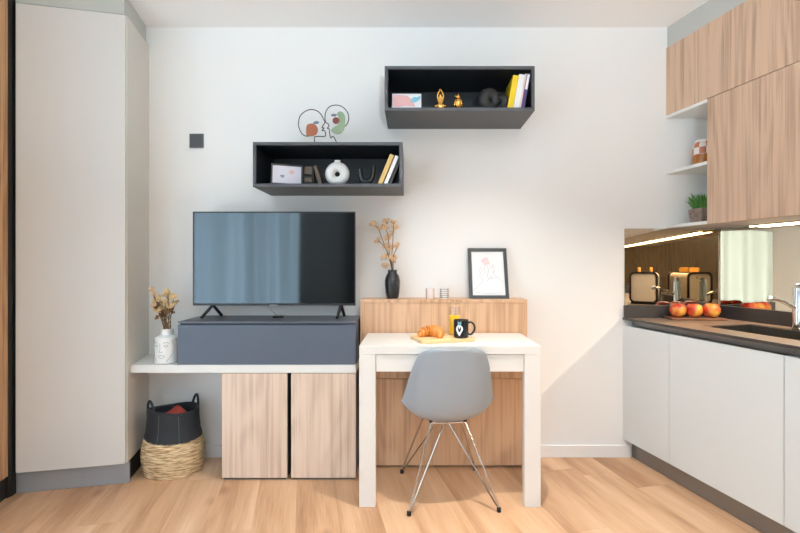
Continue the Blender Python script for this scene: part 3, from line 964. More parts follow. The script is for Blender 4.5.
# wall switch
sx, sz = (197 - 413) * .005996, 1.15 + (265 - 141) * .005996
sw = thing('wall_switch', 'square anthracite switch on the wall above left of the television', 'switch', (sx, YB - .006, sz - .042))
part('frame', MB().box(sx - .042, sx + .042, YB - .009, YB - .0006, sz - .042, sz + .042), M['switch'], sw, bevel=.002)
part('rocker', MB().box(sx - .034, sx + .034, YB - .0125, YB - .0095, sz - .034, sz + .034), M['graphite'], sw, bevel=.001)

# ------------------------------------------------------------------ box shelves
def box_shelf(x0, x1, yf, z0, z1, label):
    o = thing('box_shelf', label, 'shelf', ((x0 + x1) / 2, YB - .15, z0), 0, 'dark grey box shelves on the wall')
    t = .016
    part('bottom_panel', MB().box(x0, x1, yf, YB - .0006, z0, z0 + t), M['graphite'], o, bevel=.0008)
    part('top_panel', MB().box(x0, x1, yf, YB - .0006, z1 - t, z1), M['graphite'], o, bevel=.0008)
    part('side_panel', MB().box(x0, x0 + t, yf, YB - .0006, z0 + t + .0003, z1 - t - .0003), M['graphite'], o, bevel=.0008)
    part('side_panel', MB().box(x1 - t, x1, yf, YB - .0006, z0 + t + .0003, z1 - t - .0003), M['graphite'], o, bevel=.0008)
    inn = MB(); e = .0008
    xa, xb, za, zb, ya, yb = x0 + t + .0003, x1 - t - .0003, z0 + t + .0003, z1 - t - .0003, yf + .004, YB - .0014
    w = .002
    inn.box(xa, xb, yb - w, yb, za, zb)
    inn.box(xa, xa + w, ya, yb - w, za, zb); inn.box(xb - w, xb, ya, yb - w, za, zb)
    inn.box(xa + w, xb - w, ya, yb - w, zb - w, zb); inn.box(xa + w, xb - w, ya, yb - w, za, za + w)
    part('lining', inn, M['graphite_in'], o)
    return z0 + t + .0003 + .002 + .0004
UY, LY = 2.484, 2.494
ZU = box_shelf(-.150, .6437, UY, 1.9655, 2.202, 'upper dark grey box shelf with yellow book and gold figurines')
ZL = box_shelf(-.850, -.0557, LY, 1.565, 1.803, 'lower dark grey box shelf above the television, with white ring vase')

def px(x, y, Y): return Vector(((x - 413) / 470 * Y, Y, 1.15 - (y - 265) / 470 * Y))
def arr(o): return o

def lean_book(xb, w, h, d, yf, zb, ang, mat, label, name='book', extra=None, group=None):
    """book standing with its spine to the room, leaning to the right by ang; xb is its lower left corner"""
    lift = 0.
    base = Matrix.Translation((xb, yf, zb)) @ Matrix.Rotation(ang, 4, 'Y')
    o = thing(name, label, 'book', (xb + w / 2, yf + d / 2, zb), 0, group)
    def bx(x0, x1, y0, y1, z0, z1):
        q = [(x0, y0), (x1, y0), (x1, y1), (x0, y1)]
        return MB().hexa([base @ Vector((x, y, z0)) for x, y in q] + [base @ Vector((x, y, z1)) for x, y in q])
    part('cover', MB_merge(bx(0, .002, 0, d, 0, h), bx(w - .002, w, 0, d, 0, h), bx(.002, w - .002, 0, .003, 0, h)), mat, o)
    part('pages', bx(.0023, w - .0023, .0035, d - .003, .003, h - .003), M['book_pages'], o)
    if extra: part('spine_stripe', bx(.002, w - .002, -.0006, .0, h * extra[1], h * extra[2]), extra[0], o)
    return o

def MB_merge(*ms):
    r = MB()
    for m in ms: r.add(m.v, m.f)
    return r

# lower shelf contents ------------------------------------------------
def frame_thing(name, label, cat, corners, thick, bord, mframe, mpic, group=None):
    """picture frame from its four front corners (bl, br, tr, tl), thickness away from the viewer"""
    bl_, br_, tr_, tl_ = [Vector(c) for c in corners]
    nrm = (br_ - bl_).cross(tl_ - bl_).normalized()
    if nrm.y < 0: nrm = -nrm
    ex = (br_ - bl_).normalized(); ez = (tl_ - bl_).normalized()
    o = thing(name, label, cat, (bl_ + br_) / 2, 0, group)
    c2 = [bl_ + (ex + ez) * bord, br_ + (-ex + ez) * bord, tr_ + (-ex - ez) * bord, tl_ + (ex - ez) * bord]
    fm = MB(); oc = [bl_, br_, tr_, tl_]
    fm.v += oc + c2 + [p + nrm * thick for p in oc] + [p + nrm * thick for p in c2]
    for i in range(4):
        j = (i + 1) % 4
        fm.f += [(i, j, 4 + j, 4 + i), (8 + i, 12 + i, 12 + j, 8 + j), (i, 8 + i, 8 + j, j), (4 + i, 4 + j, 12 + j, 12 + i)]
    part('frame', fm, mframe, o)
    part('picture', MB().plate([p + nrm * thick * .35 for p in c2], nrm * thick * .5), mpic, o)
    org = c2[0] + nrm * (thick * .35 - .0006)
    W_, H_ = (c2[1] - c2[0]), (c2[3] - c2[0])
    return o, (lambda a, b: org + W_ * a + H_ * b), nrm

ry = math.radians(22)
bl_ = Vector(((270.8 - 413) / 470 * 2.515, 2.515, ZL + .001)); d = Vector((math.cos(ry), math.sin(ry), 0))
w_, h_ = .168, .116
up_ = Vector((-.03, .16, .98)).normalized()
o, at, nr = frame_thing('picture_frame', 'small frame with a pale lilac print on the lower box shelf', 'picture frame',
                        [bl_, bl_ + d * w_, bl_ + d * w_ + up_ * h_, bl_ + up_ * h_], .012, .008, M['frame_black'], M['paper_lilac'])
def blob(at, cx, cy, rx, ry_, nrm, n=20, wob=.0, t=.0005):
    return MB().plate([at(cx + rx * math.cos(2 * PI * i / n) * (1 + wob * math.sin(3 * 2 * PI * i / n)), cy + ry_ * math.sin(2 * PI * i / n) * (1 + wob * math.cos(2 * 2 * PI * i / n))) for i in range(n)], -nrm * t)
part('print_mark', blob(at, .34, .40, .07, .10, nr, wob=.2), M['pencil_dark'], o)
part('print_mark', blob(at, .66, .66, .09, .13, nr, wob=.1), M['peach'], o)

p = Vector(((308.3 - 413) / 470 * 2.62, 2.62, ZL))
o = thing('block_ornament', 'dark ornament of two stacked brown blocks beside the lilac print', 'ornament', p)
part('core', MB().box(p.x - .028, p.x + .028, p.y + .012, p.y + .05, p.z, p.z + .118), M['matte_black'], o, bevel=.002)
for z0 in (.012, .072):
    part('block', MB().box(p.x - .021, p.x + .021, p.y - .004, p.y + .0118, p.z + z0 + (.014 if z0 < .03 else 0), p.z + z0 + .042), M['brown_block'], o, bevel=.002)
lean_book((313.5 - 413) / 470 * 2.62 + .034, .019, .122, .10, 2.62, ZL + .0003, -.30, M['brown_block'], 'thin brown book leaning left behind the white ring vase')

p = Vector(((337.3 - 413) / 470 * 2.58, 2.585, ZL))
rv = thing('ring_vase', 'round white ring vase with a small hole on the lower box shelf', 'vase', p)
rvm = MB().torus(p + Vector((0, 0, .0655)), .0405, .0265, 'y', 44, 18, sy=1.05)
for q in rvm.v:
    zz = q.z - p.z
    if zz < .003: q.z = p.z + .0006 + zz * .15 if zz > 0 else p.z + .0006
part('body', rvm, M['ceramic'], rv, sharp=180)
part('neck', MB().lathe([(.022, .118), (.017, .126), (.016, .136), (.0185, .140), (.013, .141), (.012, .124)], p, 24, sy=.85), M['ceramic'], rv)

p = Vector(((366.5 - 413) / 470 * 2.55, 2.555, ZL))
uu = [p + Vector((-.036, 0, .085)), p + Vector((-.034, 0, .055)), p + Vector((-.024, 0, .026)), p + Vector((0, 0, .0185)), p + Vector((.024, 0, .028)), p + Vector((.034, 0, .058)), p + Vector((.037, 0, .100))]
tag(part('u_ornament', MB().tube(smooth_path(uu, 6), .0135, 14).box(p.x - .018, p.x + .018, p.y - .012, p.y + .012, p.z, p.z + .010), M['teal_glass']), 'dark glossy U shaped ornament right of the white ring vase', 'ornament')

kL = 2.52 / 470
al = math.radians(22.5)
gB = 'leaning books on the lower box shelf'
lean_book((377.6 - 413) * kL, .022, .176, .13, 2.52, ZL + .0003, al, M['book_gold'], 'leaning book with a gold cover, leftmost of three on the lower shelf', group=gB)
lean_book((383.2 - 413) * kL + .0015, .019, .168, .13, 2.52, ZL + .0003, al, M['book_white'], 'leaning white book between the gold and black books', group=gB)
lean_book((387.6 - 413) * kL + .0045, .013, .150, .13, 2.52, ZL + .0003, al, M['book_black'], 'thin leaning black book right of the white one on the lower shelf', group=gB)

# wire face sculpture on the lower shelf -------------------------------
AY = 2.545
def art(x, y, dy=0.):
    q = px(290 + x / 10.66, 95 + y / 10.66, AY); q.y += dy
    q.z = max(q.z, 1.8042)
    return q
wa = thing('wire_sculpture', 'black wire outline of two facing heads with fruit shapes, on the lower shelf', 'sculpture', px(323, 142, AY))
l1 = [(200, 437), (160, 435), (125, 408), (98, 355), (90, 300), (105, 230), (150, 182), (220, 155), (290, 170), (335, 212), (360, 262), (372, 292), (352, 325), (342, 348), (362, 352), (342, 378), (365, 380), (378, 398), (378, 432), (362, 442), (275, 442), (262, 460), (262, 520)]
l2 = [(585, 330), (612, 298), (626, 240), (610, 180), (560, 125), (490, 105), (425, 120), (385, 165), (372, 220), (376, 282), (402, 302), (413, 330), (396, 352), (416, 360), (420, 400), (432, 455), (452, 440), (476, 462), (500, 520)]
part('wire', MB().tube(smooth_path([art(*q) for q in l1], 5), .0026, 8), M['wire_black'], wa)
part('wire', MB().tube(smooth_path([art(*q, .004) for q in l2], 5), .0026, 8), M['wire_black'], wa)
def disc(pts, dy, t=.002, n=4):
    return MB().plate([art(q.x, q.y, dy) for q in smooth_path([(a, b, 0) for a, b in pts], n, closed=True)], (0, t, 0))
part('orange_fruit', disc([(180, 325), (205, 308), (240, 305), (280, 325), (297, 370), (285, 415), (250, 435), (205, 437), (176, 425), (172, 370)], -.001), M['apple_art'], wa)
part('fruit_leaf', disc([(245, 300), (275, 280), (310, 288), (300, 308), (262, 310)], -.0035), M['leaf_art'], wa)
part('green_shape', disc([(500, 200), (530, 174), (565, 185), (584, 225), (586, 290), (575, 360), (545, 405), (500, 416), (455, 398), (438, 375), (470, 340), (512, 315), (526, 270)], .002), M['sage'], wa)
part('red_fruit', disc([(455, 262), (475, 240), (505, 240), (527, 265), (520, 298), (490, 310), (462, 297)], -.0015), M['apple_red'], wa)
part('fruit_leaf', disc([(435, 218), (460, 203), (500, 210), (490, 228), (455, 230)], -.004), M['leaf_art'], wa)

# upper shelf contents -------------------------------------------------
bl_ = Vector(((392.3 - 413) / 470 * 2.50, 2.50, ZU + .0006)); w_, h_ = .154, .080
up_ = Vector((0, .12, .993)).normalized(); d = Vector((1, 0, 0))
o, at, nr = frame_thing('picture_frame', 'small pink and blue abstract print on the upper box shelf', 'picture frame',
                        [bl_, bl_ + d * w_, bl_ + d * w_ + up_ * h_, bl_ + up_ * h_], .010, .003, M['paper'], M['paper'])
part('print_mark', MB().plate([at(a, b) for a, b in ((.0, .10), (.15, .04), (.5, .14), (.8, .08), (.74, .4), (.62, .75), (.5, .92), (.0, .98))], -nr * .0005), M['pink_print'], o)
part('print_mark', MB().plate([at(a, b) - nr * .0006 for a, b in ((.62, .55), (.7, .38), (.84, .42), (.99, .68), (.99, .93), (.88, .80), (.75, .82))], -nr * .0005), M['blue_print'], o)


def skin_figure(name, label, cat, joints, edges, loc, scale, mat, parts=(), sub=2):
    me = bpy.data.meshes.new(name)
    me.from_pydata([Vector(j[0]) * scale for j in joints], edges, [])
    o = bpy.data.objects.new(name, me); C.objects.link(o); o.location = loc
    me.materials.append(mat)
    sm = o.modifiers.new('skin', 'SKIN'); sm.use_smooth_shade = True
    if not me.skin_vertices: bpy.context.view_layer.update()
    for i, j in enumerate(joints):
        sv = me.skin_vertices[0].data[i]; sv.radius = (j[1] * scale, (j[2] if len(j) > 2 else j[1]) * scale)
        sv.use_root = (i == 0)
    ss = o.modifiers.new('sub', 'SUBSURF'); ss.levels = sub; ss.render_levels = sub
    return tag(o, label, cat)

# seated figure with arms raised, palms together
J = [((0, 0, .14), .15, .12), ((0, 0, .28), .12, .10), ((0, 0, .43), .14, .10), ((0, 0, .53), .055), ((0, -.01, .63), .09, .095), ((0, -.005, .70), .055),
     ((.13, 0, .48), .06), ((.15, -.01, .64), .05), ((.07, -.01, .80), .045), ((.012, -.01, .93), .036),
     ((-.13, 0, .48), .06), ((-.15, -.01, .64), .05), ((-.07, -.01, .80), .045), ((-.012, -.01, .96), .036),
     ((.17, -.08, .085), .09), ((.28, -.16, .07), .07), ((.06, -.24, .06), .05),
     ((-.17, -.08, .085), .09), ((-.28, -.16, .07), .07), ((-.06, -.21, .065), .05)]
Ed = [(0, 1), (1, 2), (2, 3), (3, 4), (4, 5), (2, 6), (6, 7), (7, 8), (8, 9), (2, 10), (10, 11), (11, 12), (12, 13), (0, 14), (14, 15), (15, 16), (0, 17), (17, 18), (18, 19)]
pg = Vector(((440.5 - 413) / 470 * 2.52, 2.522, ZU + .0002))
fig = thing('yoga_figurine', 'gold figurine seated cross legged with arms raised overhead', 'figurine', pg)
f_ = skin_figure('figure', '', '', J, Ed, (0, 0, .004), .112, M['gold'])
del f_['label'], f_['category']; f_.parent = fig
part('base_disc', MB().lathe([(.034, 0), (.034, .004), (.031, .006)], pg, 28, sy=.75), M['gold'], fig)

pb = Vector(((458.3 - 413) / 470 * 2.51, 2.513, ZU + .0004))
fb_ = thing('bird_figurine', 'smaller gold bird figurine right of the seated gold figurine', 'figurine', pb)
part('body', MB().ball(pb + Vector((0, 0, .030)), .019, .018, .030, rot=Matrix.Rotation(.1, 3, 'X')).ball(pb + Vector((0, -.003, .062)), .0115, .012, .012), M['gold'], fb_)
part('crest', MB().lathe([(.008, 0), (.005, .008), (.0005, .014)], pb + Vector((0, -.002, .071)), 12), M['gold'], fb_)
part('beak', MB().lathe([(.005, 0), (.0004, .012)], pb + Vector((-.009, -.010, .063)), 10, rot=Matrix.Rotation(-PI / 2 * .9, 3, 'Y')), M['gold'], fb_)
for sg in (-1, 1):
    part('wing', MB().ball(pb + Vector((sg * .0175, .002, .032)), .006, .013, .024, rot=Matrix.Rotation(sg * -.15, 3, 'Y')), M['gold'], fb_)
    part('foot', MB().ball(pb + Vector((sg * .009, -.012, .0035)), .007, .011, .0034), M['gold'], fb_)

pk_ = Vector(((492.5 - 413) / 470 * 2.56, 2.565, ZU + .0004))
km = MB()
km.torus(pk_ + Vector((-.016, 0, .0645)), .034, .0315, 'y', 40, 16, tilt=Matrix.Rotation(.35, 3, 'Z'))
km.torus(pk_ + Vector((.046, -.006, .0475)), .0265, .0210, 'y', 36, 14, tilt=Matrix.Rotation(-.9, 3, 'Z'))
for q in km.v: q.z = max(q.z, pk_.z + .0003)
tag(part('knot_sculpture', km, M['matte_black'], sharp=180), 'matte black sculpture of two linked rings on the upper box shelf', 'sculpture')

kU = 2.51 / 470
au = math.radians(10)
gU = 'leaning books on the upper box shelf'
zb = ZU + .0003
xb = (507.2 - 413) * kU
lean_book(xb, .030, .182, .19, 2.505, zb, au, M['book_yellow'], 'thick yellow book leaning on the upper box shelf', group=gU)
lean_book(xb + .0318, .030, .187, .17, 2.505, zb, au, M['book_white'], 'thick white book right of the yellow one on the upper shelf', group=gU)
lean_book(xb + .0636, .0075, .189, .17, 2.506, zb, au, M['book_pink'], 'thin pale pink book right of the thick white one', group=gU)
lean_book(xb + .0730, .017, .191, .17, 2.505, zb, au, M['book_purple'], 'violet book at the right end of the upper box shelf', extra=(M['book_white'], .55, .97), group=gU)

# ------------------------------------------------------------------ console panel and desk
CF = 2.665; CZ = .955
cx0, cx1 = (360.3 - 413) / 470 * CF, (527.3 - 413) / 470 * CF
cp = thing('desk_console', 'light oak wall panel with a top ledge behind the white desk', 'panel', ((cx0 + cx1) / 2, 2.74, 0))
part('top_ledge', MB().box(cx0, cx1, CF, YB - .0008, CZ - .019, CZ), M['oak'], cp, bevel=.001)
part('front_panel', MB().box(cx0 + .0165, cx1 - .0165, CF + .004, CF + .022, .505, CZ - .0195), M['oak'], cp)
part('lower_panel', MB().box(cx0 + .0165, cx1 - .0165, CF + .004, CF + .022, .012, .502), M['oak'], cp)
part('side_panel', MB().box(cx0, cx0 + .016, CF, YB - .0008, .0006, CZ - .0195), M['oak'], cp, bevel=.001)
part('side_panel', MB().box(cx1 - .016, cx1, CF, YB - .015, .0006, CZ - .0195), M['oak'], cp, bevel=.001)

DF, DB = 2.229, 2.655; DZ = .766
dx0, dx1 = -.2555, .6060
dk = thing('desk', 'white square legged desk standing against the oak panel', 'desk', ((dx0 + dx1) / 2, 2.44, 0))
part('desktop', MB().box(dx0, dx1, DF, DB, DZ - .040, DZ), M['desk'], dk, bevel=.0015)
lw_ = .0775
for xa in (dx0, dx1 - lw_):
    part('leg', MB().box(xa, xa + lw_, DF, DF + .042, .0006, DZ - .0403), M['desk'], dk, bevel=.0015)
part('apron', MB().box(dx0 + lw_ + .002, dx1 - lw_ - .002, DF + .006, DF + .026, DZ - .123, DZ - .0425), M['desk'], dk, bevel=.001)
for xa in (dx0 + .002, dx1 - .022):
    part('side_rail', MB().box(xa, xa + .02, DF + .043, DB, DZ - .123, DZ - .0405), M['desk'], dk)

# chair -------------------------------------------------------------
chx, chy = .163, 2.400; chr_ = math.radians(5.3)
ch = thing('shell_chair', 'grey plastic shell chair on chrome wire legs, tucked up to the desk', 'chair', (chx, chy, 0), chr_)
RC = Matrix.Translation((chx, chy, 0)) @ Matrix.Rotation(chr_, 4, 'Z')
# centre profile of the shell: (y forward, z), half width, side curl, direction of curl
prof = [(.215, .392, .168, .012), (.200, .406, .185, .024), (.15, .412, .192, .036), (.07, .404, .197, .052), (-.01, .393, .205, .072), (-.085, .388, .217, .094),
        (-.135, .398, .221, .106), (-.172, .426, .218, .110), (-.196, .470, .212, .106), (-.212, .525, .203, .092), (-.226, .585, .191, .076), (-.239, .645, .177, .060),
        (-.250, .700, .160, .045), (-.256, .733, .144, .034), (-.260, .752, .122, .026), (-.262, .764, .090, .018)]
P2 = smooth_path([(a, b, 0) for a, b, c, d in prof], 3); Q2 = smooth_path([(c, d, 0) for a, b, c, d in prof], 3)
n = len(P2); ns = 36
sm = MB(); sm.smooth = True
for i in range(n):
    a = P2[max(i - 1, 0)]; b = P2[min(i + 1, n - 1)]
    t = Vector((b.x - a.x, b.y - a.y)).normalized()
    nrm = Vector((t.y, -t.x))            # towards the sitter
    if nrm.y < 0 and nrm.x < 0: nrm = -nrm
    hw_, cu = Q2[i].x, Q2[i].y
    for j in range(ns + 1):
        s_ = -1 + 2 * j / ns
        x = hw_ * math.sin(s_ * PI / 2 * .82) / math.sin(PI / 2 * .82)
        e = cu * (abs(s_) ** 2.1)
        lip = max(0, (abs(s_) - .86) / .14) ** 1.5
        x += math.copysign(.011 * lip, s_)
        sm.v.append(RC @ Vector((x, P2[i].x + nrm.x * e, P2[i].y + nrm.y * e)))
for i in range(n - 1):
    for j in range(ns):
        a = i * (ns + 1) + j; sm.f.append((a, a + 1, a + ns + 2, a + ns + 1))
shell = part('shell', sm, M['chair'], ch, sharp=180)
so = shell.modifiers.new('solid', 'SOLIDIFY'); so.thickness = .007; so.offset = 0
sb = shell.modifiers.new('sub', 'SUBSURF'); sb.levels = 1; sb.render_levels = 1

zt = .379
feet = [(-.203, -.226), (.217, -.232), (.205, .215), (-.205, .215)]
tops = [(-.085, -.10), (.085, -.10), (.085, .10), (-.085, .10)]
fr = MB()
ring = [RC @ Vector((x, y, zt)) for x, y in tops]
part('mount_frame', MB().tube([ring[0], ring[1]], .0048, 8).tube([ring[2], ring[3]], .0048, 8).tube([RC @ Vector((-.03, -.10, zt - .004)), RC @ Vector((-.03, .10, zt - .004))], .0048, 8).tube([RC @ Vector((.03, -.10, zt - .004)), RC @ Vector((.03, .10, zt - .004))], .0048, 8), M['wire'], ch)
for i, ((fx, fy), (tx, ty_)) in enumerate(zip(feet, tops)):
    foot = RC @ Vector((fx, fy, .018))
    sg = 1 if fx > 0 else -1
    lm = MB()
    lm.tube([RC @ Vector((tx, ty_, zt)), RC @ Vector((fx - sg * .004, fy, .03)), foot], .0046, 8)
    # the inner rod of each leg runs to the middle bar
    lm.tube([RC @ Vector((sg * .008 , ty_ * .45, zt - .012)), RC @ Vector((fx - sg * .012, fy + (.01 if fy < 0 else -.01), .03)), foot], .0046, 8)
    leg = part('leg', lm, M['wire'], ch)
    part('foot_cap', MB().lathe([(.009, 0), (.0105, .003), (.0105, .018), (.007, .022)], RC @ Vector((fx, fy, .0006)), 16), M['rubber'], leg)
for (sx_, sy_) in tops:
    part('shock_mount', MB().lathe([(.008, 0), (.009, .003), (.009, .009)], RC @ Vector((sx_, sy_, zt + .0035)), 16), M['rubber'], ch)

# things on the console ------------------------------------------------
pv = Vector(((392.4 - 413) / 470 * 2.73, 2.735, CZ + .0005))
bv = thing('black_vase', 'glossy black shouldered vase on the oak ledge', 'vase', pv)
part('body', MB().lathe([(.030, 0), (.034, .003), (.040, .03), (.0445, .075), (.0445, .105), (.038, .132), (.027, .148), (.0255, .156), (.029, .166), (.024, .166), (.021, .156), (.021, .10)], pv, 36), M['vase_black'], bv)
br_ = thing('blossom_branches', 'tall branches with tan blossoms in the black vase', 'flowers', pv + Vector((0, 0, .10)))
rb = random.Random(5)
kv = 2.735 / 470
def zb_(x, y): return Vector(((365 + x / 5.6 - 413) * kv, 2.735 + rb.uniform(-.03, .03), 1.15 - (210 + y / 5.6 - 265) * kv))
stems = [[(150, 335), (125, 240), (90, 150), (75, 105), (48, 82)], [(150, 335), (135, 240), (130, 160), (120, 110), (125, 68)], [(155, 335), (150, 260), (155, 190), (160, 100), (165, 70)], [(152, 335), (140, 270), (110, 205), (75, 172)], [(158, 335), (160, 260), (178, 215)]]
for st in stems:
    pts = [pv + Vector((rb.uniform(-.008, .008), 0, .10))] + [zb_(*q) for q in st]
    part('branch', MB().tube(smooth_path(pts, 5), .0021, 6), M['husk'], br_)
for (x, y, r) in ((48, 82, 17), (72, 175, 18), (78, 105, 13), (108, 104, 17), (122, 68, 18), (160, 72, 16), (165, 105, 18), (132, 158, 17), (122, 205, 18), (140, 215, 14), (180, 208, 18), (112, 268, 18), (155, 275, 18), (112, 318, 18), (168, 288, 12), (150, 130, 12)):
    c = zb_(x, y)
    fh = part('blossom', blossom(c, r / 5.6 * kv * 1.6, rb, 7), M['petal_tan'], br_)
    part('calyx', MB().ball(c - Vector((0, 0, .004)), .0048, seg=8, rings=6), M['husk'], fh)

def holder(xpx, label, dotted):
    p = Vector(((xpx - 413) / 470 * 2.72, 2.72, CZ + .0005))
    o = thing('candle_holder', label, 'candle holder', p, 0, 'small cups on the oak ledge')
    part('cup', MB().lathe([(.022, 0), (.0245, .002), (.0245, .060), (.0225, .060), (.0225, .006)], p, 32), M['candle_pink'] if not dotted else M['ceramic'], o)
    if dotted:
        n_ = 0
        for r_ in range(5):
            dm = MB()
            for c_ in range(11):
                a = -1.5 + 3. * c_ / 10
                q = p + Vector((.0248 * math.sin(a), -.0248 * math.cos(a), .009 + .0112 * r_))
                ta = Vector((math.cos(a), math.sin(a), 0)); 
                dm.plate([q + ta * .0026 * math.cos(2 * PI * i / 10) + Vector((0, 0, .0036 * math.sin(2 * PI * i / 10))) for i in range(10)], Vector((math.sin(a), -math.cos(a), 0)) * .0004)
            part('dot_row', dm, M['dot'], o)
    else:
        for a0 in (-1.25, 1.05):
            sm_ = MB(); n0 = 6
            sm_.v += [p + Vector((.0248 * math.sin(a0 + .3 * i / n0), -.0248 * math.cos(a0 + .3 * i / n0), z)) for z in (.001, .060) for i in range(n0 + 1)]
            sm_.v += [p + Vector((.0254 * math.sin(a0 + .3 * i / n0), -.0254 * math.cos(a0 + .3 * i / n0), z)) for z in (.001, .060) for i in range(n0 + 1)]
            m_ = n0 + 1
            for i in range(n0):
                sm_.f += [(i, i + 1, m_ + i + 1, m_ + i), (2 * m_ + i, 2 * m_ + i + 1, 3 * m_ + i + 1, 3 * m_ + i)]
            part('grey_stripe', sm_, M['holder_grey'], o)
holder(430.0, 'small pale pink cup with grey stripes on the oak ledge', False)
holder(444.3, 'small white cup with brown dots on the oak ledge', True)

# leaning framed drawing
yb_, yt_ = 2.712, 2.795
B0 = Vector(((469.6 - 413) / 470 * yb_, yb_, CZ + .0007)); B1 = Vector(((509.3 - 413) / 470 * yb_, yb_, CZ + .0007))
zt_ = 1.15 + (265 - 248.2) / 470 * yt_
T0 = Vector((B0.x - .001, yt_, zt_)); T1 = Vector((B1.x - .001, yt_, zt_))
o, at, nr = frame_thing('picture_frame', 'black framed line drawing leaning on the oak ledge', 'picture frame', [B0, B1, T1, T0], .014, .020, M['frame_black'], M['paper'])
for i, (a, b, r1, r2) in enumerate(((.36, .78, .055, .05), (.45, .82, .07, .045), (.50, .74, .055, .05), (.42, .71, .045, .04))):
    part('petal_wash', blob(lambda a_, b_: at(a_, b_) - nr * (.0003 * i), a, b, r1, r2, nr, wob=.15), M['pink'], o)
def stroke(pts, w=.0009):
    q = smooth_path([(a, b, 0) for a, b in pts], 5)
    return MB().tube([at(c.x, c.y) - nr * .0012 for c in q], w, 5)
for st in ([(.30, .66), (.24, .56), (.27, .50), (.22, .44), (.30, .40), (.33, .33), (.24, .25), (.05, .12)], [(.30, .56), (.34, .55)], [(.48, .68), (.52, .55), (.47, .45), (.50, .36), (.42, .30)],
           [(.56, .68), (.62, .60), (.66, .70), (.70, .58), (.66, .48), (.72, .44), (.95, .30)], [(.56, .46), (.60, .38), (.58, .34)], [(.30, .47), (.36, .46)], [(.62, .52), (.68, .55)],
           [(.40, .66), (.38, .58), (.42, .50)], [(.5, .36), (.62, .40), (.74, .40)], [(.08, .06), (.5, .05), (.92, .06)]):
    part('pencil_line', stroke(st), M['pencil'], o)

# breakfast on the desk ---------------------------------------------------
bp_ = Vector((.148, 2.415, DZ + .0006)); ba = math.radians(17)
RB = Matrix.Translation(bp_) @ Matrix.Rotation(ba, 4, 'Z')
tag(part('cutting_board', MB().obox(RB @ Matrix.Translation((0, 0, .0085)), .140, .105, .0085), M['board'], loc=bp_, rz=ba, bevel=.003), 'light bamboo serving board on the white desk', 'board')
ZB = DZ + .0006 + .0172
# croissant: segmented crescent
cc = RB @ Vector((-.058, -.002, .0172))
cm = MB(); cm.smooth = True
N_ = 64; sg_ = 18
for i in range(N_ + 1):
    t = -1 + 2 * i / N_
    a = t * 1.75
    seg_ = (t * 4.5 + .5) % 1.0
    r = (.029 * (1 - abs(t) ** 1.8) ** .8 + .006) * (1 - .30 * (seg_ ** 2.5))
    R_ = .050
    ctr = Vector((R_ * math.sin(a) * 1.05, R_ * (math.cos(a) - .55), 0))
    tan = Vector((math.cos(a), -math.sin(a), 0)); nn = Vector((math.sin(a), math.cos(a), 0))
    for k2 in range(sg_):
        b = 2 * PI * k2 / sg_
        q = ctr + nn * r * math.cos(b) + Vector((0, 0, max(r * .95 * math.sin(b) + r * .78, 0.)))
        cm.v.append(cc + Matrix.Rotation(math.radians(-20), 3, 'Z') @ q)
for i in range(N_):
    for k2 in range(sg_):
        k3 = (k2 + 1) % sg_
        cm.f.append((i * sg_ + k2, i * sg_ + k3, (i + 1) * sg_ + k3, (i + 1) * sg_ + k2))
cm.f.append(list(range(sg_))[::-1]); cm.f.append([N_ * sg_ + i for i in range(sg_)])
for q in cm.v: q.z += .0003
tag(part('croissant', cm, M['croissant'], sharp=50), 'golden croissant on the bamboo board', 'croissant')

jg = Vector((.218, 2.475, ZB + .0006))
gl = thing('juice_glass', 'tall glass of orange juice behind the black mug', 'glass', jg)
part('tumbler', MB().lathe([(.026, 0), (.0285, .002), (.0315, .146), (.0300, .146), (.0272, .006), (.001, .005)], jg, 36), M['glass'], gl)
part('juice', MB().lathe([(.0265, .0065), (.0292, .100), (.001, .1005)], jg, 36), M['juice'], gl)

mg = Vector((.2425, 2.372, ZB + .0006))
mu_ = thing('mug', 'black mug with a white pin emblem on the bamboo board', 'mug', mg)
part('body', MB().lathe([(.033, 0), (.0365, .003), (.0375, .01), (.0375, .088), (.0370, .090), (.0345, .090), (.0340, .088), (.0335, .008), (.001, .007)], mg, 44), M['mug'], mu_)
hd_ = [mg + Vector((.035, 0, .074)), mg + Vector((.050, 0, .077)), mg + Vector((.064, 0, .066)), mg + Vector((.069, 0, .046)), mg + Vector((.062, 0, .027)), mg + Vector((.049, 0, .016)), mg + Vector((.035, 0, .018))]
part('handle', MB().tube(smooth_path(hd_, 5), .0052, 12), M['mug'], mu_)
part('coffee', MB().lathe([(.0333, .070), (.0338, .0705), (.001, .0708)], mg, 36), M['husk'], mu_)
def on_mug(x, z, e=.0005):
    a = x / .0375 - .33
    return mg + Vector(((.0375 + e) * math.sin(a), -(.0375 + e) * math.cos(a), z))
def decal(pts, e=.0004):
    mb = MB(); n_ = len(pts)
    cxm = sum(p[0] for p in pts) / n_; czm = sum(p[1] for p in pts) / n_
    for lv, s_ in ((0, 0.001), (1, .5), (2, 1.)):
        for x, z in pts: mb.v.append(on_mug(cxm + (x - cxm) * s_, czm + (z - czm) * s_, e))
    for l_ in (0, 1):
        for i in range(n_):
            j = (i + 1) % n_; mb.f.append((l_ * n_ + i, l_ * n_ + j, (l_ + 1) * n_ + j, (l_ + 1) * n_ + i))
    return mb
pin = [(.018 * math.cos(a), .047 + .019 * math.sin(a)) for a in [math.radians(d_) for d_ in range(-38, 219, 12)]] + [(-.006, .020), (0, .012), (.006, .020)]
part('pin_emblem', decal(pin), M['logo_white'], mu_)
part('emblem_band', decal([(-.0085, .0665), (.0085, .0665), (.0085, .083), (-.0085, .083)], .0006), M['logo_teal'], mu_)
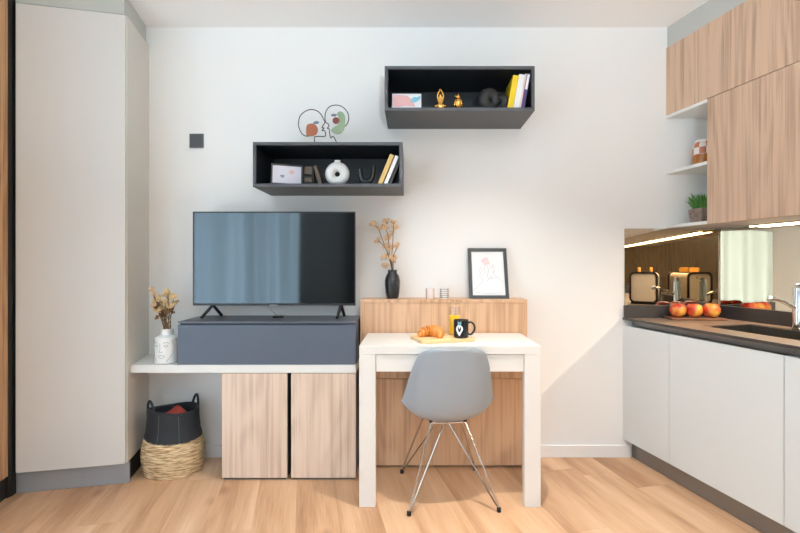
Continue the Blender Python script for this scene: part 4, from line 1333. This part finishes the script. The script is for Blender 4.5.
part('emblem_mark', decal([(-.008, .056), (-.003, .056), (-.002, .046), (.001, .041), (.004, .046), (.006, .057), (.010, .057), (.009, .044), (.004, .034), (-.001, .030), (-.005, .036)], .0009), M['mug'], mu_)

# ------------------------------------------------------------------ lamps, daylight and added fill lights
def downlight(x, y, label, power, size=.07, spread=150):
    o = thing('ceiling_downlight', label, 'lamp', (x, y, ZC - .012), 0, 'round ceiling downlights')
    part('ring', MB().lathe([(.055, .0), (.058, .0115), (.045, .0115), (.045, .0)], (x, y, ZC - .0125), 32), M['trim'], o)
    part('lens', MB().lathe([(.044, .006), (.044, .009), (.001, .009)], (x, y, ZC - .0125), 32), M['lamp'], o)
    l = bpy.data.lights.new('downlight_lamp', 'AREA'); l.shape = 'DISK'; l.size = size; l.energy = power; l.color = (1, .94, .86)
    l.spread = math.radians(spread)
    lo = bpy.data.objects.new('downlight_lamp', l); C.objects.link(lo); lo.location = (x, y, ZC - .016)
    return lo
downlight(.38, 1.82, 'round ceiling downlight above the desk', 13, .04, 95)
downlight(-.55, .2, 'added fill downlight behind the camera, window side', 1.5)  # unseen, added only to light the room
downlight(1.05, .1, 'added fill downlight behind the camera, kitchen side', 1.5)  # likewise an added, unseen fill lamp

# uplighter added behind the camera to brighten the ceiling
fx, fy = .35, -.75
ul = thing('added_uplighter', 'added white uplighter behind the camera, for fill light', 'lamp', (fx, fy, 0))
part('base', MB().lathe([(.14, .0006), (.14, .012), (.02, .022)], (fx, fy, 0), 32), M['trim'], ul)
part('pole', MB().lathe([(.012, .0225), (.012, 1.36)], (fx, fy, 0), 16), M['trim'], ul)
part('bowl_shade', MB().lathe([(.03, 1.3605), (.10, 1.38), (.16, 1.44), (.155, 1.44), (.095, 1.388), (.01, 1.372)], (fx, fy, 0), 32), M['trim'], ul)
l = bpy.data.lights.new('fill_uplight', 'AREA'); l.shape = 'DISK'; l.size = .26; l.energy = 185; l.color = (.70, .88, 1.)  # fill light of the added uplighter, bounced off the ceiling
lo = bpy.data.objects.new('fill_uplight', l); C.objects.link(lo); lo.location = (fx, fy, 1.435); lo.rotation_euler = (PI, 0, 0)

l = bpy.data.lights.new('led_lamp', 'AREA'); l.shape = 'RECTANGLE'; l.size = 2.6; l.size_y = .012; l.energy = 30; l.color = (1, .80, .60)
lo = bpy.data.objects.new('led_lamp', l); C.objects.link(lo)
lo.matrix_basis = Matrix.Translation(K(1.67, .532, 1.3585)) @ Matrix.Rotation(TH, 4, 'Z') @ Matrix.Rotation(PI / 2, 4, 'Z')

l = bpy.data.lights.new('daylight', 'AREA'); l.shape = 'RECTANGLE'; l.size = 2.1; l.size_y = 2.3; l.energy = 285; l.color = (.66, .84, 1.)
lo = bpy.data.objects.new('daylight', l); C.objects.link(lo)
d = Vector((CU, SU, .18)).normalized()
lo.location = K(1.5, VL - 1.5, .95); lo.rotation_euler = d.to_track_quat('-Z', 'Z').to_euler()

l = bpy.data.lights.new('fill_rear', 'AREA'); l.shape = 'RECTANGLE'; l.size = 1.8; l.size_y = 2.1; l.energy = 38; l.color = (.80, .92, 1.)  # fill light entering by the added rear window
lo = bpy.data.objects.new('fill_rear', l); C.objects.link(lo)
d = Vector((-SU, CU, .30)).normalized()
lo.location = K(UR + .5, -2.15, 1.2); lo.rotation_euler = d.to_track_quat('-Z', 'Z').to_euler()

w = bpy.data.worlds.new('World'); S.world = w; w.use_nodes = True
bg = w.node_tree.nodes['Background']
sky = w.node_tree.nodes.new('ShaderNodeTexSky'); sky.sky_type = 'NISHITA'
sky.sun_elevation = math.radians(38); sky.sun_disc = False; sky.sun_rotation = math.radians(120)
w.node_tree.links.new(sky.outputs[0], bg.inputs[0]); bg.inputs[1].default_value = .35

# ------------------------------------------------------------------ camera
cam = bpy.data.cameras.new('camera'); co = bpy.data.objects.new('camera', cam); C.objects.link(co)
co.location = (0, 0, 1.15); co.rotation_euler = (PI / 2, 0, 0)
cam.sensor_width = 36; cam.lens = 36 * 470 / 800
cam.shift_x = -13 / 800; cam.shift_y = -1.5 / 800
cam.clip_start = .05
S.camera = co

S.view_settings.view_transform = 'Standard'; S.view_settings.look = 'None'
S.view_settings.gamma = 1; S.view_settings.use_curve_mapping = False
S.view_settings.exposure = -.13
cy = S.cycles
cy.max_bounces = 12; cy.diffuse_bounces = 7; cy.glossy_bounces = 8; cy.transparent_max_bounces = 16
cy.caustics_reflective = False; cy.caustics_refractive = False
cy.sample_clamp_indirect = 6.
cy.use_denoising = True
